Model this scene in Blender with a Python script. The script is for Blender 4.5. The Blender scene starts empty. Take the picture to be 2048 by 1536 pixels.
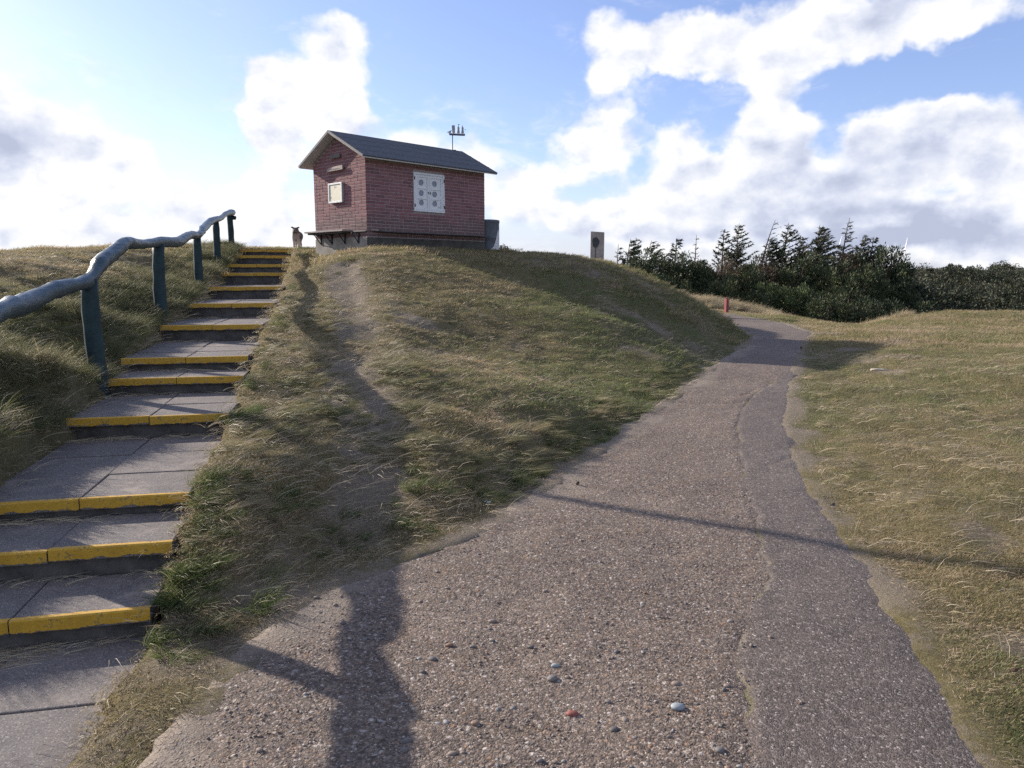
import bpy, bmesh, math, random
import numpy as np
from mathutils import Vector, Matrix

SC = bpy.context.scene
COL = SC.collection
R = math.radians

# ------------------------------------------------------------------ camera, world, sun, exposure
cam_d = bpy.data.cameras.new("camera")
cam = bpy.data.objects.new("camera", cam_d)
COL.objects.link(cam)
cam.location = (0, 0, 1.6)
cam.rotation_euler = (R(90 - 8.5), 0, 0)
cam_d.sensor_width = 36.0
cam_d.lens = 36.0 * 1490 / 2048
cam_d.clip_start = 0.05
cam_d.clip_end = 6000
SC.camera = cam
SUN_AZ, SUN_EL = -60.0, 23.5          # degrees, clockwise from +Y / above the horizon

sun_d = bpy.data.lights.new("sun", 'SUN')
sun_d.energy = 4.7
sun_d.angle = R(0.5)
sun_d.color = (1.0, 0.90, 0.77)
sun = bpy.data.objects.new("sun", sun_d)
COL.objects.link(sun)
_sv = Vector((math.sin(R(SUN_AZ)) * math.cos(R(SUN_EL)), math.cos(R(SUN_AZ)) * math.cos(R(SUN_EL)), math.sin(R(SUN_EL))))
sun.rotation_euler = _sv.to_track_quat('Z', 'Y').to_euler()

vs = SC.view_settings
vs.view_transform = 'Standard'
vs.look = 'None'
vs.exposure = 0.88
vs.gamma = 1.0
vs.use_curve_mapping = False
SC.cycles.use_denoising = False          # keep the fine grass and grit instead of smoothing it away
SC.cycles.sample_clamp_indirect = 4.0


class NT:
    """small helper to wire shader nodes"""
    def __init__(s, tree):
        s.t = tree
        s.n = tree.nodes
        s.l = tree.links

    def new(s, typ, ins=None, **props):
        nd = s.n.new(typ)
        for k, v in props.items():
            setattr(nd, k, v)
        for k, v in (ins or {}).items():
            sock = nd.inputs[k]
            if isinstance(v, bpy.types.NodeSocket):
                s.l.new(v, sock)
            else:
                sock.default_value = v
        return nd

    def math(s, op, a, b=None, c=None, clamp=False):
        ins = {0: a}
        if b is not None:
            ins[1] = b
        if c is not None:
            ins[2] = c
        return s.new('ShaderNodeMath', ins, operation=op, use_clamp=clamp).outputs[0]

    def mix(s, fac, a, b, blend='MIX'):
        nd = s.n.new('ShaderNodeMix')
        nd.data_type = 'RGBA'
        nd.blend_type = blend
        for k, v in ((0, fac), (6, a), (7, b)):
            if isinstance(v, bpy.types.NodeSocket):
                s.l.new(v, nd.inputs[k])
            else:
                nd.inputs[k].default_value = (v if k == 0 else (tuple(v) + (1,))[:4])
        return nd.outputs[2]

    def noise(s, vec, scale, detail=4, rough=0.55, out=0, dist=0.0):
        nd = s.new('ShaderNodeTexNoise', {'Scale': scale, 'Detail': detail, 'Roughness': rough, 'Distortion': dist})
        if vec is not None:
            s.l.new(vec, nd.inputs['Vector'])
        return nd.outputs[out]

    def voro(s, vec, scale, out='Distance', feature='F1', rnd=1.0):
        nd = s.new('ShaderNodeTexVoronoi', {'Scale': scale, 'Randomness': rnd}, feature=feature)
        s.l.new(vec, nd.inputs['Vector'])
        return nd.outputs[out]

    def ramp(s, fac, stops, interp='LINEAR'):
        nd = s.n.new('ShaderNodeValToRGB')
        cr = nd.color_ramp
        cr.interpolation = interp
        while len(cr.elements) > 2:
            cr.elements.remove(cr.elements[-1])
        for i, (p, c) in enumerate(stops):
            e = cr.elements[i] if i < 2 else cr.elements.new(p)
            e.position = p
            e.color = (tuple(c) + (1,))[:4] if not isinstance(c, (int, float)) else (c, c, c, 1)
        s.l.new(fac, nd.inputs[0])
        return nd.outputs[0]

    def smooth(s, x, lo, hi, tlo=0.0, thi=1.0):
        nd = s.new('ShaderNodeMapRange', {1: lo, 2: hi, 3: tlo, 4: thi}, interpolation_type='SMOOTHSTEP')
        s.l.new(x, nd.inputs[0])
        return nd.outputs[0]


# ---- world: physical sky with procedural cumulus, everything a function of direction
W = bpy.data.worlds.new("World")
SC.world = W
W.use_nodes = True
w = NT(W.node_tree)
w.n.clear()
sky = w.new('ShaderNodeTexSky', sky_type='NISHITA', sun_disc=False)
sky.sun_elevation = R(SUN_EL)
sky.sun_rotation = R(SUN_AZ)
sky.altitude = 0
sky.air_density = 1.0
sky.dust_density = 0.6
sky.ozone_density = 2.0
geo = w.new('ShaderNodeTexCoord').outputs['Generated']
warpn = w.noise(geo, 7.0, 5, 0.6, out=1)
warp = w.new('ShaderNodeVectorMath', {0: warpn, 1: (0.5, 0.5, 0.5)}, operation='SUBTRACT').outputs[0]
warp = w.new('ShaderNodeVectorMath', {0: warp, 1: (0.10, 0.10, 0.10), 2: geo}, operation='MULTIPLY_ADD').outputs[0]
xyz = w.new('ShaderNodeSeparateXYZ', {0: warp})
az = w.math('MULTIPLY', w.math('ARCTAN2', xyz.outputs[0], xyz.outputs[1]), 180 / math.pi)
el = w.math('MULTIPLY', w.math('ARCSINE', xyz.outputs[2], clamp=False), 180 / math.pi)
AE = w.new('ShaderNodeCombineXYZ', {0: az, 1: el}).outputs[0]


def blobs(lst, start):
    acc = start
    for a, e, ra, re, wt in lst:
        v = w.new('ShaderNodeVectorMath', {0: AE, 1: (1 / ra, 1 / re, 0), 2: (-a / ra, -e / re, 0)}, operation='MULTIPLY_ADD').outputs[0]
        d = w.new('ShaderNodeVectorMath', {0: v, 1: v}, operation='DOT_PRODUCT').outputs['Value']
        f = w.math('MULTIPLY_ADD', d, -0.68, 1.0, clamp=True)
        acc = w.math('MULTIPLY_ADD', f, wt, acc)
    return acc


CLOUD = [(-31.6, 8.7, 6.8, 3.2, 0.75), (-33.6, 6.3, 4.2, 3.0, 0.5), (-27.3, 7.0, 4.2, 2.3, 0.5), (-27.7, 13.3, 1.5, 2.1, 0.4), (-13.6, 13.9, 3.9, 2.9, 0.85), (-17.3, 12.2, 3.0, 2.6, 0.85), (-14.6, 10.7, 4.6, 2.9, 0.85), (-19.0, 10.6, 2.2, 1.8, 0.55), (-17.4, 7.9, 3.5, 3.1, 0.45), (-11.8, 12.1, 3.5, 2.3, 0.4), (-11.0, 15.1, 2.3, 1.7, 0.35), (-16.9, 4.1, 7.7, 2.7, 0.6), (-25.5, 3.2, 11.6, 2.1, 0.5), (-31.3, 2.7, 7.7, 1.7, 0.5), (-22.2, 5.3, 1.9, 1.5, 0.4), (-6.1, 8.9, 6.5, 2.3, 0.5), (-0.9, 6.8, 5.0, 2.7, 0.5), (-6.4, 13.3, 3.1, 2.3, 0.22), (6.9, 15.7, 3.3, 2.9, 0.8), (10.0, 15.1, 2.3, 2.3, 0.6), (13.5, 14.9, 3.9, 2.5, 0.7), (17.8, 15.2, 7.3, 3.1, 0.8), (23.2, 15.9, 7.7, 2.5, 0.6), (27.5, 16.2, 6.9, 1.9, 0.5), (30.6, 16.4, 6.4, 1.9, 0.5), (25.5, 14.6, 4.5, 1.2, 0.25), (19.3, 12.0, 2.9, 3.5, 0.7), (18.5, 8.8, 3.3, 2.7, 0.6), (19.9, 6.7, 5.4, 2.3, 0.5), (6.8, 12.6, 2.7, 2.3, 0.6), (8.0, 9.7, 3.7, 1.9, 0.6), (5.8, 8.9, 3.1, 1.5, 0.4), (13.7, 9.0, 2.5, 2.1, 0.7), (11.6, 7.0, 4.2, 1.9, 0.6), (16.6, 6.5, 4.6, 1.9, 0.4), (26.0, 9.9, 5.0, 2.1, 0.75), (27.6, 7.6, 6.2, 2.3, 0.7), (30.9, 8.9, 4.2, 1.9, 0.6), (32.9, 6.9, 2.3, 3.1, 0.5), (1.3, 6.3, 2.3, 1.3, 0.5), (4.7, 4.3, 6.5, 1.7, 0.7), (12.4, 4.2, 7.7, 2.1, 0.65), (20.7, 4.3, 6.2, 2.3, 0.6), (27.0, 4.1, 10.0, 2.7, 0.7), (31.4, 2.7, 7.7, 2.3, 0.7), (17.4, 2.7, 11.6, 1.5, 0.5),
         (-22.5, 10.8, 3.0, 5.4, -0.55), (-13.5, 18.6, 6.0, 2.0, -0.5), (-4.5, 15.9, 6.5, 4.2, -0.6), (1.0, 13.0, 3.9, 6.9, -0.55), (12.5, 11.6, 2.3, 1.9, -0.38), (15.0, 10.6, 2.3, 2.3, -0.36), (26.4, 12.9, 7.7, 2.1, -0.5), (22.3, 10.5, 1.9, 2.3, -0.4), (-23.4, 11.7, 4.6, 3.5, -0.35), (4.7, 5.7, 2.3, 1.0, -0.3), (22.5, 8.3, 1.6, 1.2, -0.4), (29.5, 5.4, 2.2, 0.9, -0.45), (9.5, 7.6, 1.6, 1.0, -0.35), (14.6, 5.6, 2.0, 0.7, -0.4), (24.0, 5.6, 2.2, 0.6, -0.35)]
SHADE = [(-33.6, 8.6, 5.0, 2.0, 1.0), (-34.2, 6.0, 3.6, 2.2, 0.8), (28.4, 3.6, 10.0, 2.0, 0.6), (23.7, 7.2, 6.2, 1.9, 0.5), (29.1, 6.9, 4.6, 1.5, 0.5), (17.3, 5.1, 5.4, 1.5, 0.35), (8.5, 3.5, 6.9, 0.8, 0.3), (31.4, 2.1, 7.7, 1.9, 0.6), (20.8, 2.3, 9.6, 1.2, 0.6)]
base = w.smooth(el, 15.0, 1.0, -0.26, 0.14)
base = w.math('ADD', base, w.smooth(w.math('ABSOLUTE', az), 40.0, 75.0, 0.0, 0.45))  # extra unseen cloud beside and behind the view, added for whiter fill light
cov = blobs(CLOUD, base)
stretch = w.new('ShaderNodeVectorMath', {0: geo, 1: (1, 1, 1.4)}, operation='MULTIPLY').outputs[0]


def billow(vec):
    """cauliflower noise: two folded noises over a soft one"""
    a = w.noise(vec, 9.0, 9, 0.60)
    b = w.voro(w.new('ShaderNodeVectorMath', {0: w.noise(vec, 16.0, 3, 0.5, out=1), 1: (0.05, 0.05, 0.05), 2: vec}, operation='MULTIPLY_ADD').outputs[0], 24.0, feature='SMOOTH_F1')
    return w.math('MULTIPLY_ADD', b, -0.32, w.math('ADD', a, 0.16))


n1 = billow(stretch)
off = w.new('ShaderNodeVectorMath', {0: stretch, 1: (-0.020, 0.004, 0.024)}, operation='ADD').outputs[0]
n2 = billow(off)
dens_raw = w.math('MULTIPLY_ADD', w.math('SUBTRACT', n1, 0.5), 1.9, cov)
dens = w.smooth(dens_raw, 0.06, 0.68)
wispv = w.new('ShaderNodeVectorMath', {0: geo, 1: (1.0, 0.8, 2.6)}, operation='MULTIPLY').outputs[0]
wisp = w.smooth(w.noise(wispv, 8.0, 9, 0.68, dist=0.6), 0.50, 0.78, 0.0, 0.55)
dens = w.math('MAXIMUM', dens, w.math('MULTIPLY', wisp, w.smooth(dens_raw, -0.75, 0.0)))
thick = w.smooth(dens_raw, 0.35, 1.2)
lit = w.math('MULTIPLY_ADD', w.math('SUBTRACT', n1, n2), 2.3, 0.92)
lit = w.math('SUBTRACT', lit, w.math('MULTIPLY', w.smooth(az, -5.0, 30.0), w.math('MULTIPLY', thick, 0.22)))
shade = w.math('MULTIPLY', blobs(SHADE, 0.0), w.math('MULTIPLY_ADD', w.noise(stretch, 4.0, 4, 0.5), 1.3, 0.0))
shade = w.math('MULTIPLY', shade, w.math('MULTIPLY_ADD', thick, 0.7, 0.3))
light = w.math('SUBTRACT', lit, shade, clamp=True)
ccol = w.ramp(light, [(0.0, (0.50, 0.55, 0.71)), (0.35, (0.66, 0.71, 0.86)), (0.7, (0.88, 0.905, 0.98)), (0.95, (1.03, 1.03, 1.04))])
veil = w.math('MULTIPLY', w.smooth(az, -6.0, -44.0), w.smooth(w.noise(stretch, 4.0, 6, 0.65), 0.3, 0.65), clamp=True)
veil = w.math('MULTIPLY', veil, w.smooth(az, -160.0, -70.0))
hz = w.math('MULTIPLY', w.smooth(el, 8.0, 0.5), 0.88)
veil = w.math('MAXIMUM', w.math('MAXIMUM', veil, hz), 0.14)
skyc = w.mix(1.0, sky.outputs[0], (1.06, 1.03, 1.30), 'MULTIPLY')
bg_sky = w.new('ShaderNodeBackground', {0: skyc, 1: 0.088})
bg_veil = w.new('ShaderNodeBackground', {0: (0.74, 0.82, 1.0, 1), 1: 0.52})
bg_cl = w.new('ShaderNodeBackground', {0: ccol, 1: 0.56})
m1 = w.new('ShaderNodeMixShader', {0: w.math('MULTIPLY', veil, 0.75), 1: bg_sky.outputs[0], 2: bg_veil.outputs[0]})
m2 = w.new('ShaderNodeMixShader', {0: dens, 1: m1.outputs[0], 2: bg_cl.outputs[0]})
w.new('ShaderNodeOutputWorld', {0: m2.outputs[0]})
W.cycles.sampling_method = 'MANUAL'
W.cycles.sample_map_resolution = 512


# ------------------------------------------------------------------ generic helpers
def tag(o, label=None, cat=None, group=None, kind=None):
    if label:
        o['label'] = label
    if cat:
        o['category'] = cat
    if group:
        o['group'] = group
    if kind:
        o['kind'] = kind
    return o


def empty(name, loc, rz=0.0, **kw):
    o = bpy.data.objects.new(name, None)
    COL.objects.link(o)
    o.location = loc
    o.rotation_euler = (0, 0, rz)
    o.empty_display_size = 0.1
    return tag(o, **kw)


def link(name, me, mat=None, parent=None, loc=None, rot=None):
    o = bpy.data.objects.new(name, me)
    COL.objects.link(o)
    if mat is not None and not me.materials:
        me.materials.append(mat)
    if parent is not None:
        o.parent = parent
    if loc is not None:
        o.location = loc
    if rot is not None:
        o.rotation_euler = rot
    return o


def mesh_np(name, V, F, smooth=False):
    me = bpy.data.meshes.new(name)
    me.from_pydata(np.asarray(V).tolist(), [], F if isinstance(F, list) else np.asarray(F).tolist())
    if smooth:
        me.polygons.foreach_set('use_smooth', np.ones(len(me.polygons), dtype=bool))
    me.update()
    return me


class MB:
    """collects vertices and faces for one mesh"""
    def __init__(s):
        s.v = []
        s.f = []

    def add(s, vs_, fs_):
        b = len(s.v)
        s.v += [tuple(p) for p in vs_]
        s.f += [tuple(i + b for i in f) for f in fs_]

    def box(s, lo, hi, M=None):
        x0, y0, z0 = lo
        x1, y1, z1 = hi
        c = [Vector(p) for p in ((x0, y0, z0), (x1, y0, z0), (x1, y1, z0), (x0, y1, z0), (x0, y0, z1), (x1, y0, z1), (x1, y1, z1), (x0, y1, z1))]
        if M is not None:
            c = [M @ p for p in c]
        s.add(c, [(3, 2, 1, 0), (4, 5, 6, 7), (0, 1, 5, 4), (1, 2, 6, 5), (2, 3, 7, 6), (3, 0, 4, 7)])

    def tube(s, pts, rad, n=8, cap=True, seed=None, rough=0.0):
        rg = random.Random(seed)
        pts = [Vector(p) for p in pts]
        rads = rad if isinstance(rad, (list, tuple)) else [rad] * len(pts)
        b = len(s.v)
        t0 = (pts[1] - pts[0]).normalized()
        ref = Vector((1, 0, 0)) if abs(t0.x) < 0.8 else Vector((0, 1, 0))
        for i, p in enumerate(pts):
            t = (pts[min(i + 1, len(pts) - 1)] - pts[max(i - 1, 0)]).normalized()
            a = (ref - t * ref.dot(t)).normalized()
            c = t.cross(a)
            for k in range(n):
                an = 2 * math.pi * k / n
                r_ = rads[i] * (1 + rough * (rg.random() - 0.5) * 2)
                s.v.append(tuple(p + (a * math.cos(an) + c * math.sin(an)) * r_))
        for i in range(len(pts) - 1):
            for k in range(n):
                k2 = (k + 1) % n
                s.f.append((b + i * n + k, b + i * n + k2, b + (i + 1) * n + k2, b + (i + 1) * n + k))
        if cap:
            s.f.append(tuple(b + k for k in reversed(range(n))))
            s.f.append(tuple(b + (len(pts) - 1) * n + k for k in range(n)))

    def prism(s, poly, axis_vec):
        n = len(poly)
        a = [Vector(p) for p in poly]
        d = Vector(axis_vec)
        s.add(a + [p + d for p in a], [tuple(reversed(range(n))), tuple(range(n, 2 * n))] + [(i, (i + 1) % n, n + (i + 1) % n, n + i) for i in range(n)])

    def mesh(s, name, smooth=False):
        me = bpy.data.meshes.new(name)
        me.from_pydata(s.v, [], s.f)
        if smooth:
            for p in me.polygons:
                p.use_smooth = True
        me.update()
        return me

    def build(s, name, mat, parent=None, smooth=False, bevel=0.0, loc=None, rot=None):
        me = s.mesh(name, smooth)
        o = link(name, me, mat, parent, loc, rot)
        if bevel:
            m = o.modifiers.new('bevel', 'BEVEL')
            m.width = bevel
            m.segments = 2
            m.limit_method = 'ANGLE'
        return o


def hash2(ix, iy, seed):
    h = (ix.astype(np.int64) * 374761393 + iy.astype(np.int64) * 668265263 + seed * 1442695041) & 0x7fffffff
    h = ((h ^ (h >> 13)) * 1274126177) & 0x7fffffff
    h = h ^ (h >> 16)
    return (h & 0xffff) / 65535.0


def vnoise(x, y, seed=0):
    xi, yi = np.floor(x), np.floor(y)
    fx, fy = x - xi, y - yi
    fx = fx * fx * fx * (fx * (fx * 6 - 15) + 10)
    fy = fy * fy * fy * (fy * (fy * 6 - 15) + 10)
    a, b = hash2(xi, yi, seed), hash2(xi + 1, yi, seed)
    c, d = hash2(xi, yi + 1, seed), hash2(xi + 1, yi + 1, seed)
    return (a * (1 - fx) + b * fx) * (1 - fy) + (c * (1 - fx) + d * fx) * fy


def fbm(x, y, sc, octv=4, seed=0, gain=0.5):
    x = np.asarray(x, float) * sc
    y = np.asarray(y, float) * sc
    s_, a, t = 0, 1.0, 0
    for o in range(octv):
        ca, sa = math.cos(0.6 * o), math.sin(0.6 * o)
        s_ = s_ + a * vnoise(x * ca - y * sa + 17.3 * o, x * sa + y * ca - 9.1 * o, seed + o)
        t += a
        a *= gain
        x = x * 2.03
        y = y * 2.03
    return s_ / t


def sstep(x, lo, hi):
    t = np.clip((np.asarray(x, float) - lo) / (hi - lo), 0, 1)
    return t * t * (3 - 2 * t)


def seg_dist(x, y, poly):
    """distance to an open polyline and the running length of the nearest point"""
    P = np.asarray(poly, float)[:, :2]
    best = np.full(np.shape(x), 1e9)
    run = np.zeros(np.shape(x))
    side = np.zeros(np.shape(x))
    acc = 0.0
    for a, b in zip(P[:-1], P[1:]):
        d = b - a
        L = math.hypot(*d)
        t = np.clip(((x - a[0]) * d[0] + (y - a[1]) * d[1]) / (L * L), 0, 1)
        dx, dy = x - a[0] - t * d[0], y - a[1] - t * d[1]
        ds = np.hypot(dx, dy)
        m = ds < best
        best = np.where(m, ds, best)
        run = np.where(m, acc + t * L, run)
        side = np.where(m, np.sign(d[1] * (x - a[0]) - d[0] * (y - a[1])), side)
        acc += L
    return best, run, side


def inside(x, y, poly):
    P = np.asarray(poly, float)
    r = np.zeros(np.shape(x), bool)
    n = len(P)
    for i in range(n):
        x1, y1 = P[i][:2]
        x2, y2 = P[(i + 1) % n][:2]
        c = (y1 > y) != (y2 > y)
        xi = (x2 - x1) * (y - y1) / ((y2 - y1) if y2 != y1 else 1e-9) + x1
        r ^= c & (x < xi)
    return r


# ------------------------------------------------------------------ layout data (metres)
PATH = [(-0.95, 0.3, 1.25, 0.3, 0.69), (-1.03, 1.2, 1.43, 1.2, 0.69),
        (-1.117, 2.221, 1.61, 2.221, 0.69), (-1.161, 2.455, 1.674, 2.455, 0.697), (-1.161, 2.681, 1.737, 2.681, 0.7), (-1.136, 2.907, 1.808, 2.907, 0.7),
        (-1.084, 3.171, 1.87, 3.171, 0.71), (-0.998, 3.484, 1.93, 3.484, 0.747), (-0.813, 3.792, 1.982, 3.792, 0.768), (-0.613, 4.077, 2.037, 4.077, 0.77),
        (-0.318, 4.362, 2.095, 4.362, 0.76), (-0.062, 4.638, 2.156, 4.638, 0.734), (0.075, 5.121, 2.245, 5.121, 0.74), (0.384, 5.784, 2.403, 5.784, 0.715),
        (0.756, 6.621, 2.614, 6.621, 0.7), (1.265, 7.67, 2.944, 7.67, 0.64), (1.908, 9.013, 3.442, 9.013, 0.63), (2.616, 10.401, 3.992, 10.401, 0.79),
        (3.524, 12.249, 4.74, 12.249, 0.93), (4.124, 13.478, 5.26, 13.478, 0.97), (4.615, 14.654, 5.799, 14.654, 0.98), (5.161, 16.031, 6.443, 16.031, 0.99),
        (5.4, 17.2, 6.855, 16.981, 0.99), (5.62, 19.4, 7.25, 19.443, 0.99), (5.6, 21.9, 7.385, 22.228, 0.99), (5.2, 23.5, 7.15, 24.75, 0.99), (4.3, 24.6, 6.0, 26.3, 0.99), (2.5, 25.4, 3.6, 27.3, 0.99), (0.0, 25.8, 0.6, 27.8, 0.99)]
PATH_POLY = [(a[0], a[1]) for a in PATH] + [(a[2], a[3]) for a in reversed(PATH)]
PATH_L = [(a[0], a[1]) for a in PATH]
PATH_R = [(a[2], a[3]) for a in PATH]
STEPS = [(-2.232, 3.108, 0.072), (-2.322, 3.556, 0.225), (-2.441, 4.057, 0.334), (-2.802, 5.65, 0.5), (-3.064, 6.733, 0.649), (-3.2, 7.259, 0.781), (-3.625, 9.006, 0.972),
         (-3.953, 10.552, 1.17), (-4.392, 12.402, 1.369), (-4.918, 14.357, 1.597), (-5.21, 15.393, 1.765), (-5.526, 16.841, 1.978), (-5.806, 17.876, 2.141)]
HEAD = R(12)
SE = np.array([math.cos(HEAD), math.sin(HEAD)])       # along a step edge, to the right
SF = np.array([-math.sin(HEAD), math.cos(HEAD)])      # up the flight
HALF = 0.585
LAND_Z = -0.075
STEPLINE = [(-2.0, 1.2, LAND_Z), (-2.22, 3.04, LAND_Z + 0.02)] + STEPS + [(-6.4, 20.2, 2.15), (-6.8, 22, 2.15)]
_sl = np.array(STEPLINE)
_slen = np.concatenate([[0], np.cumsum(np.hypot(np.diff(_sl[:, 0]), np.diff(_sl[:, 1])))])
POSTS = [(-3.02, 4.05, 0.38, 1.20), (-3.672, 6.549, 0.769, 1.536), (-4.388, 9.342, 1.188, 1.941), (-5.117, 12.312, 1.441, 2.169), (-5.93, 15.201, 1.832, 2.599), (-6.589, 17.778, 2.161, 3.009)]
RAIL = [(-2.75, 3.05, 1.16), (-2.95, 3.75, 1.24), (-3.05, 4.1, 1.27), (-3.22, 4.5, 1.30), (-3.333, 4.865, 1.34), (-3.494, 5.43, 1.4), (-3.61, 5.996, 1.467), (-3.691, 6.565, 1.554), (-3.779, 6.991, 1.698), (-3.919, 7.518, 1.842), (-4.061, 8.033, 1.906), (-4.276, 8.95, 1.946),
        (-4.499, 9.967, 1.992), (-4.681, 10.789, 2.074), (-4.881, 11.612, 2.17), (-5.084, 12.327, 2.221), (-5.309, 13.054, 2.35), (-5.635, 14.193, 2.526), (-5.919, 15.328, 2.678), (-6.241, 16.565, 2.84), (-6.591, 18.007, 3.017)]
HA = np.array([-2.995, 15.704, 2.109])
HYAW, HL, HW, HH, HRH = 0.808, 3.387, 1.955, 1.873, 2.368
HU = np.array([math.cos(HYAW), math.sin(HYAW)])
HN = np.array([-math.sin(HYAW), math.cos(HYAW)])


def zpath(y):
    return 0.25 * sstep(y, 6, 16)


# ---- terrain: thin plate spline through surveyed points
CTRL = [(-2.066, 9.516, 1.003), (-1.287, 6.929, 0.603), (-0.842, 5.465, 0.282), (-0.169, 10.455, 0.522), (0.388, 7.492, 0.315), (1.417, 12.009, 0.766), (2.13, 11.451, 0.419), (-0.226, 14.135, 1.464), (1.772, 15.145, 1.454), (-1.607, 14.81, 1.943), (-3.175, 14.819, 2.0),
        (-3.263, 13.151, 1.646), (0.877, 17.451, 2.003), (0.423, 17.761, 2.045), (2.558, 18.73, 1.764), (3.427, 18.682, 1.444), (4.301, 18.102, 0.947), (4.86, 17.029, 0.532), (-0.957, 11.543, 1.03), (-1.051, 8.962, 0.676), (-2.083, 8.265, 0.748), (-1.878, 6.507, 0.484),
        (-1.247, 4.444, 0.212), (-1.214, 3.729, 0.12), (-1.352, 3.264, 0.06), (-0.106, 6.474, 0.265), (-0.268, 5.238, 0.114), (3.407, 13.456, 0.36),
        (-7.56, 11.175, 1.86), (-7.442, 12.196, 1.93), (-6.753, 13.216, 1.98), (-6.9, 14.234, 2.02), (-7.0, 16.265, 2.10), (-9, 14, 1.9), (-9.5, 16.5, 1.98), (-5.622, 8.683, 1.516), (-3.857, 5.875, 0.994), (-3.4, 4.708, 0.66), (-3.1, 4.0, 0.46), (-5.309, 9.693, 1.506), (-4.458, 7.613, 1.122),
        (-5.9, 11.128, 1.69), (-6.3, 13.684, 1.95), (-6.572, 8.077, 1.522), (-9.774, 11.172, 1.82), (-4.71, 5.278, 1.056), (-3.554, 3.904, 0.658), (-3.0, 2.6, 0.15), (-3.8, 2.6, 0.5), (-2.9, 1.2, 0.0), (-5, 1.2, 0.6),
        (12.821, 24.094, 0.25), (12.934, 22.09, 0.37), (13.745, 20.062, 0.33), (16.271, 19.033, 0.22), (9.528, 21.015, 0.141), (5.644, 9.502, 0.232), (6.205, 9.007, 0.303), (3.275, 4.83, 0.091), (4.531, 8.577, 0.129), (5.566, 6.343, 0.07), (3.083, 6.441, 0.046),
        (7.103, 13.955, 0.256), (8.39, 13.456, 0.304), (8.891, 17.995, 0.23), (2.455, 3.406, 0.02), (2.289, 2.686, -0.02), (4, 2, -0.02), (2, 0.5, 0), (8, 5, 0.1),
        # plateau and the far sides
        (-2, 20, 2.1), (-4, 19, 2.13), (0.2, 20, 2.02), (-1, 23, 2.05), (-4, 23, 2.13), (-8, 22, 2.05), (-12, 18, 1.9), (-14, 10, 1.7), (-10, 5, 1.6), (-7, 2, 1.2), (-4, 30, 1.4), (-10, 30, 1.6), (2.6, 24.4, 1.3), (1.0, 23.5, 1.75), (4.6, 20.5, 0.62), (4.6, 22.3, 0.5), (1.5, 28.5, 0.35),
        (8, 29, 0.22), (7.4, 31, 0.2), (11, 24, -0.12), (11.8, 26, -0.38), (13, 29, -1.4), (10, 22.5, 0.02), (10, 30, -0.2), (9, 24, 0.2), (11, 34, -1.2), (16, 27, -0.3), (20, 24, 0.1), (22, 18, 0.3), (16, 12, 0.35), (12, 6, 0.25), (12, 1, 0.0), (18, 32, -1.0), (4, 36, -0.8), (-6, 40, -0.5),
        (-3.6, 13.4, 1.66), (-2.6, 17.5, 2.1), (-1.2, 16.2, 2.06)]
for a in PATH[::2]:
    CTRL += [(a[0], a[1], float(zpath(a[1]))), (a[2], a[3], float(zpath(a[3])))]
for i in range(len(STEPS)):
    x_, y_, z_ = STEPS[i]
    CTRL.append((x_ + SE[0] * 0.75, y_ + SE[1] * 0.75, z_ - 0.02 if i else 0.0))
    CTRL.append((x_ - SE[0] * 0.85, y_ - SE[1] * 0.85, z_ + 0.02))
CTRL += [(-1.3, 2.4, -0.05), (-1.4, 1.2, -0.05), (-2.8, 1.8, -0.02)]
_C = np.array(CTRL)


def _tps_k(d2):
    return np.where(d2 > 1e-12, 0.5 * d2 * np.log(d2 + 1e-12), 0.0)


_n = len(_C)
_K = _tps_k((_C[:, None, 0] - _C[None, :, 0]) ** 2 + (_C[:, None, 1] - _C[None, :, 1]) ** 2) + np.eye(_n) * 0.06
_P = np.c_[np.ones(_n), _C[:, :2]]
_A = np.block([[_K, _P], [_P.T, np.zeros((3, 3))]])
_wt = np.linalg.solve(_A, np.r_[_C[:, 2], 0, 0, 0])


def tps(x, y):
    x = np.asarray(x, float).ravel()
    y = np.asarray(y, float).ravel()
    out = np.empty(len(x))
    for i in range(0, len(x), 20000):
        xs, ys = x[i:i + 20000], y[i:i + 20000]
        k = _tps_k((xs[:, None] - _C[None, :, 0]) ** 2 + (ys[:, None] - _C[None, :, 1]) ** 2)
        out[i:i + 20000] = k @ _wt[:_n] + _wt[_n] + _wt[_n + 1] * xs + _wt[_n + 2] * ys
    return out


def far_h(x, y):
    r = np.hypot(x, y)
    h = -3.0 - 1.2 * sstep(r, 45, 70) + 1.3 * sstep(r, 75, 165) - 5.0 * sstep(r, 260, 500)
    return h + (fbm(x, y, 0.03, 3, 5) - 0.5) * 2.0


def base_h(x, y):
    x = np.asarray(x, float).ravel()
    y = np.asarray(y, float).ravel()
    e = np.hypot((x - 1) / 26.0, (y - 12) / 25.0)
    b = sstep(e, 0.85, 1.25)
    t = np.zeros(len(x))
    m = b < 1
    t[m] = tps(x[m], y[m])
    return t * (1 - b) + far_h(x, y) * b


def stair_coord(x, y):
    d, run, side = seg_dist(x, y, STEPLINE)
    return d * side, run


def stair_line(run):
    return np.interp(run, _slen, _sl[:, 2])


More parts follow.
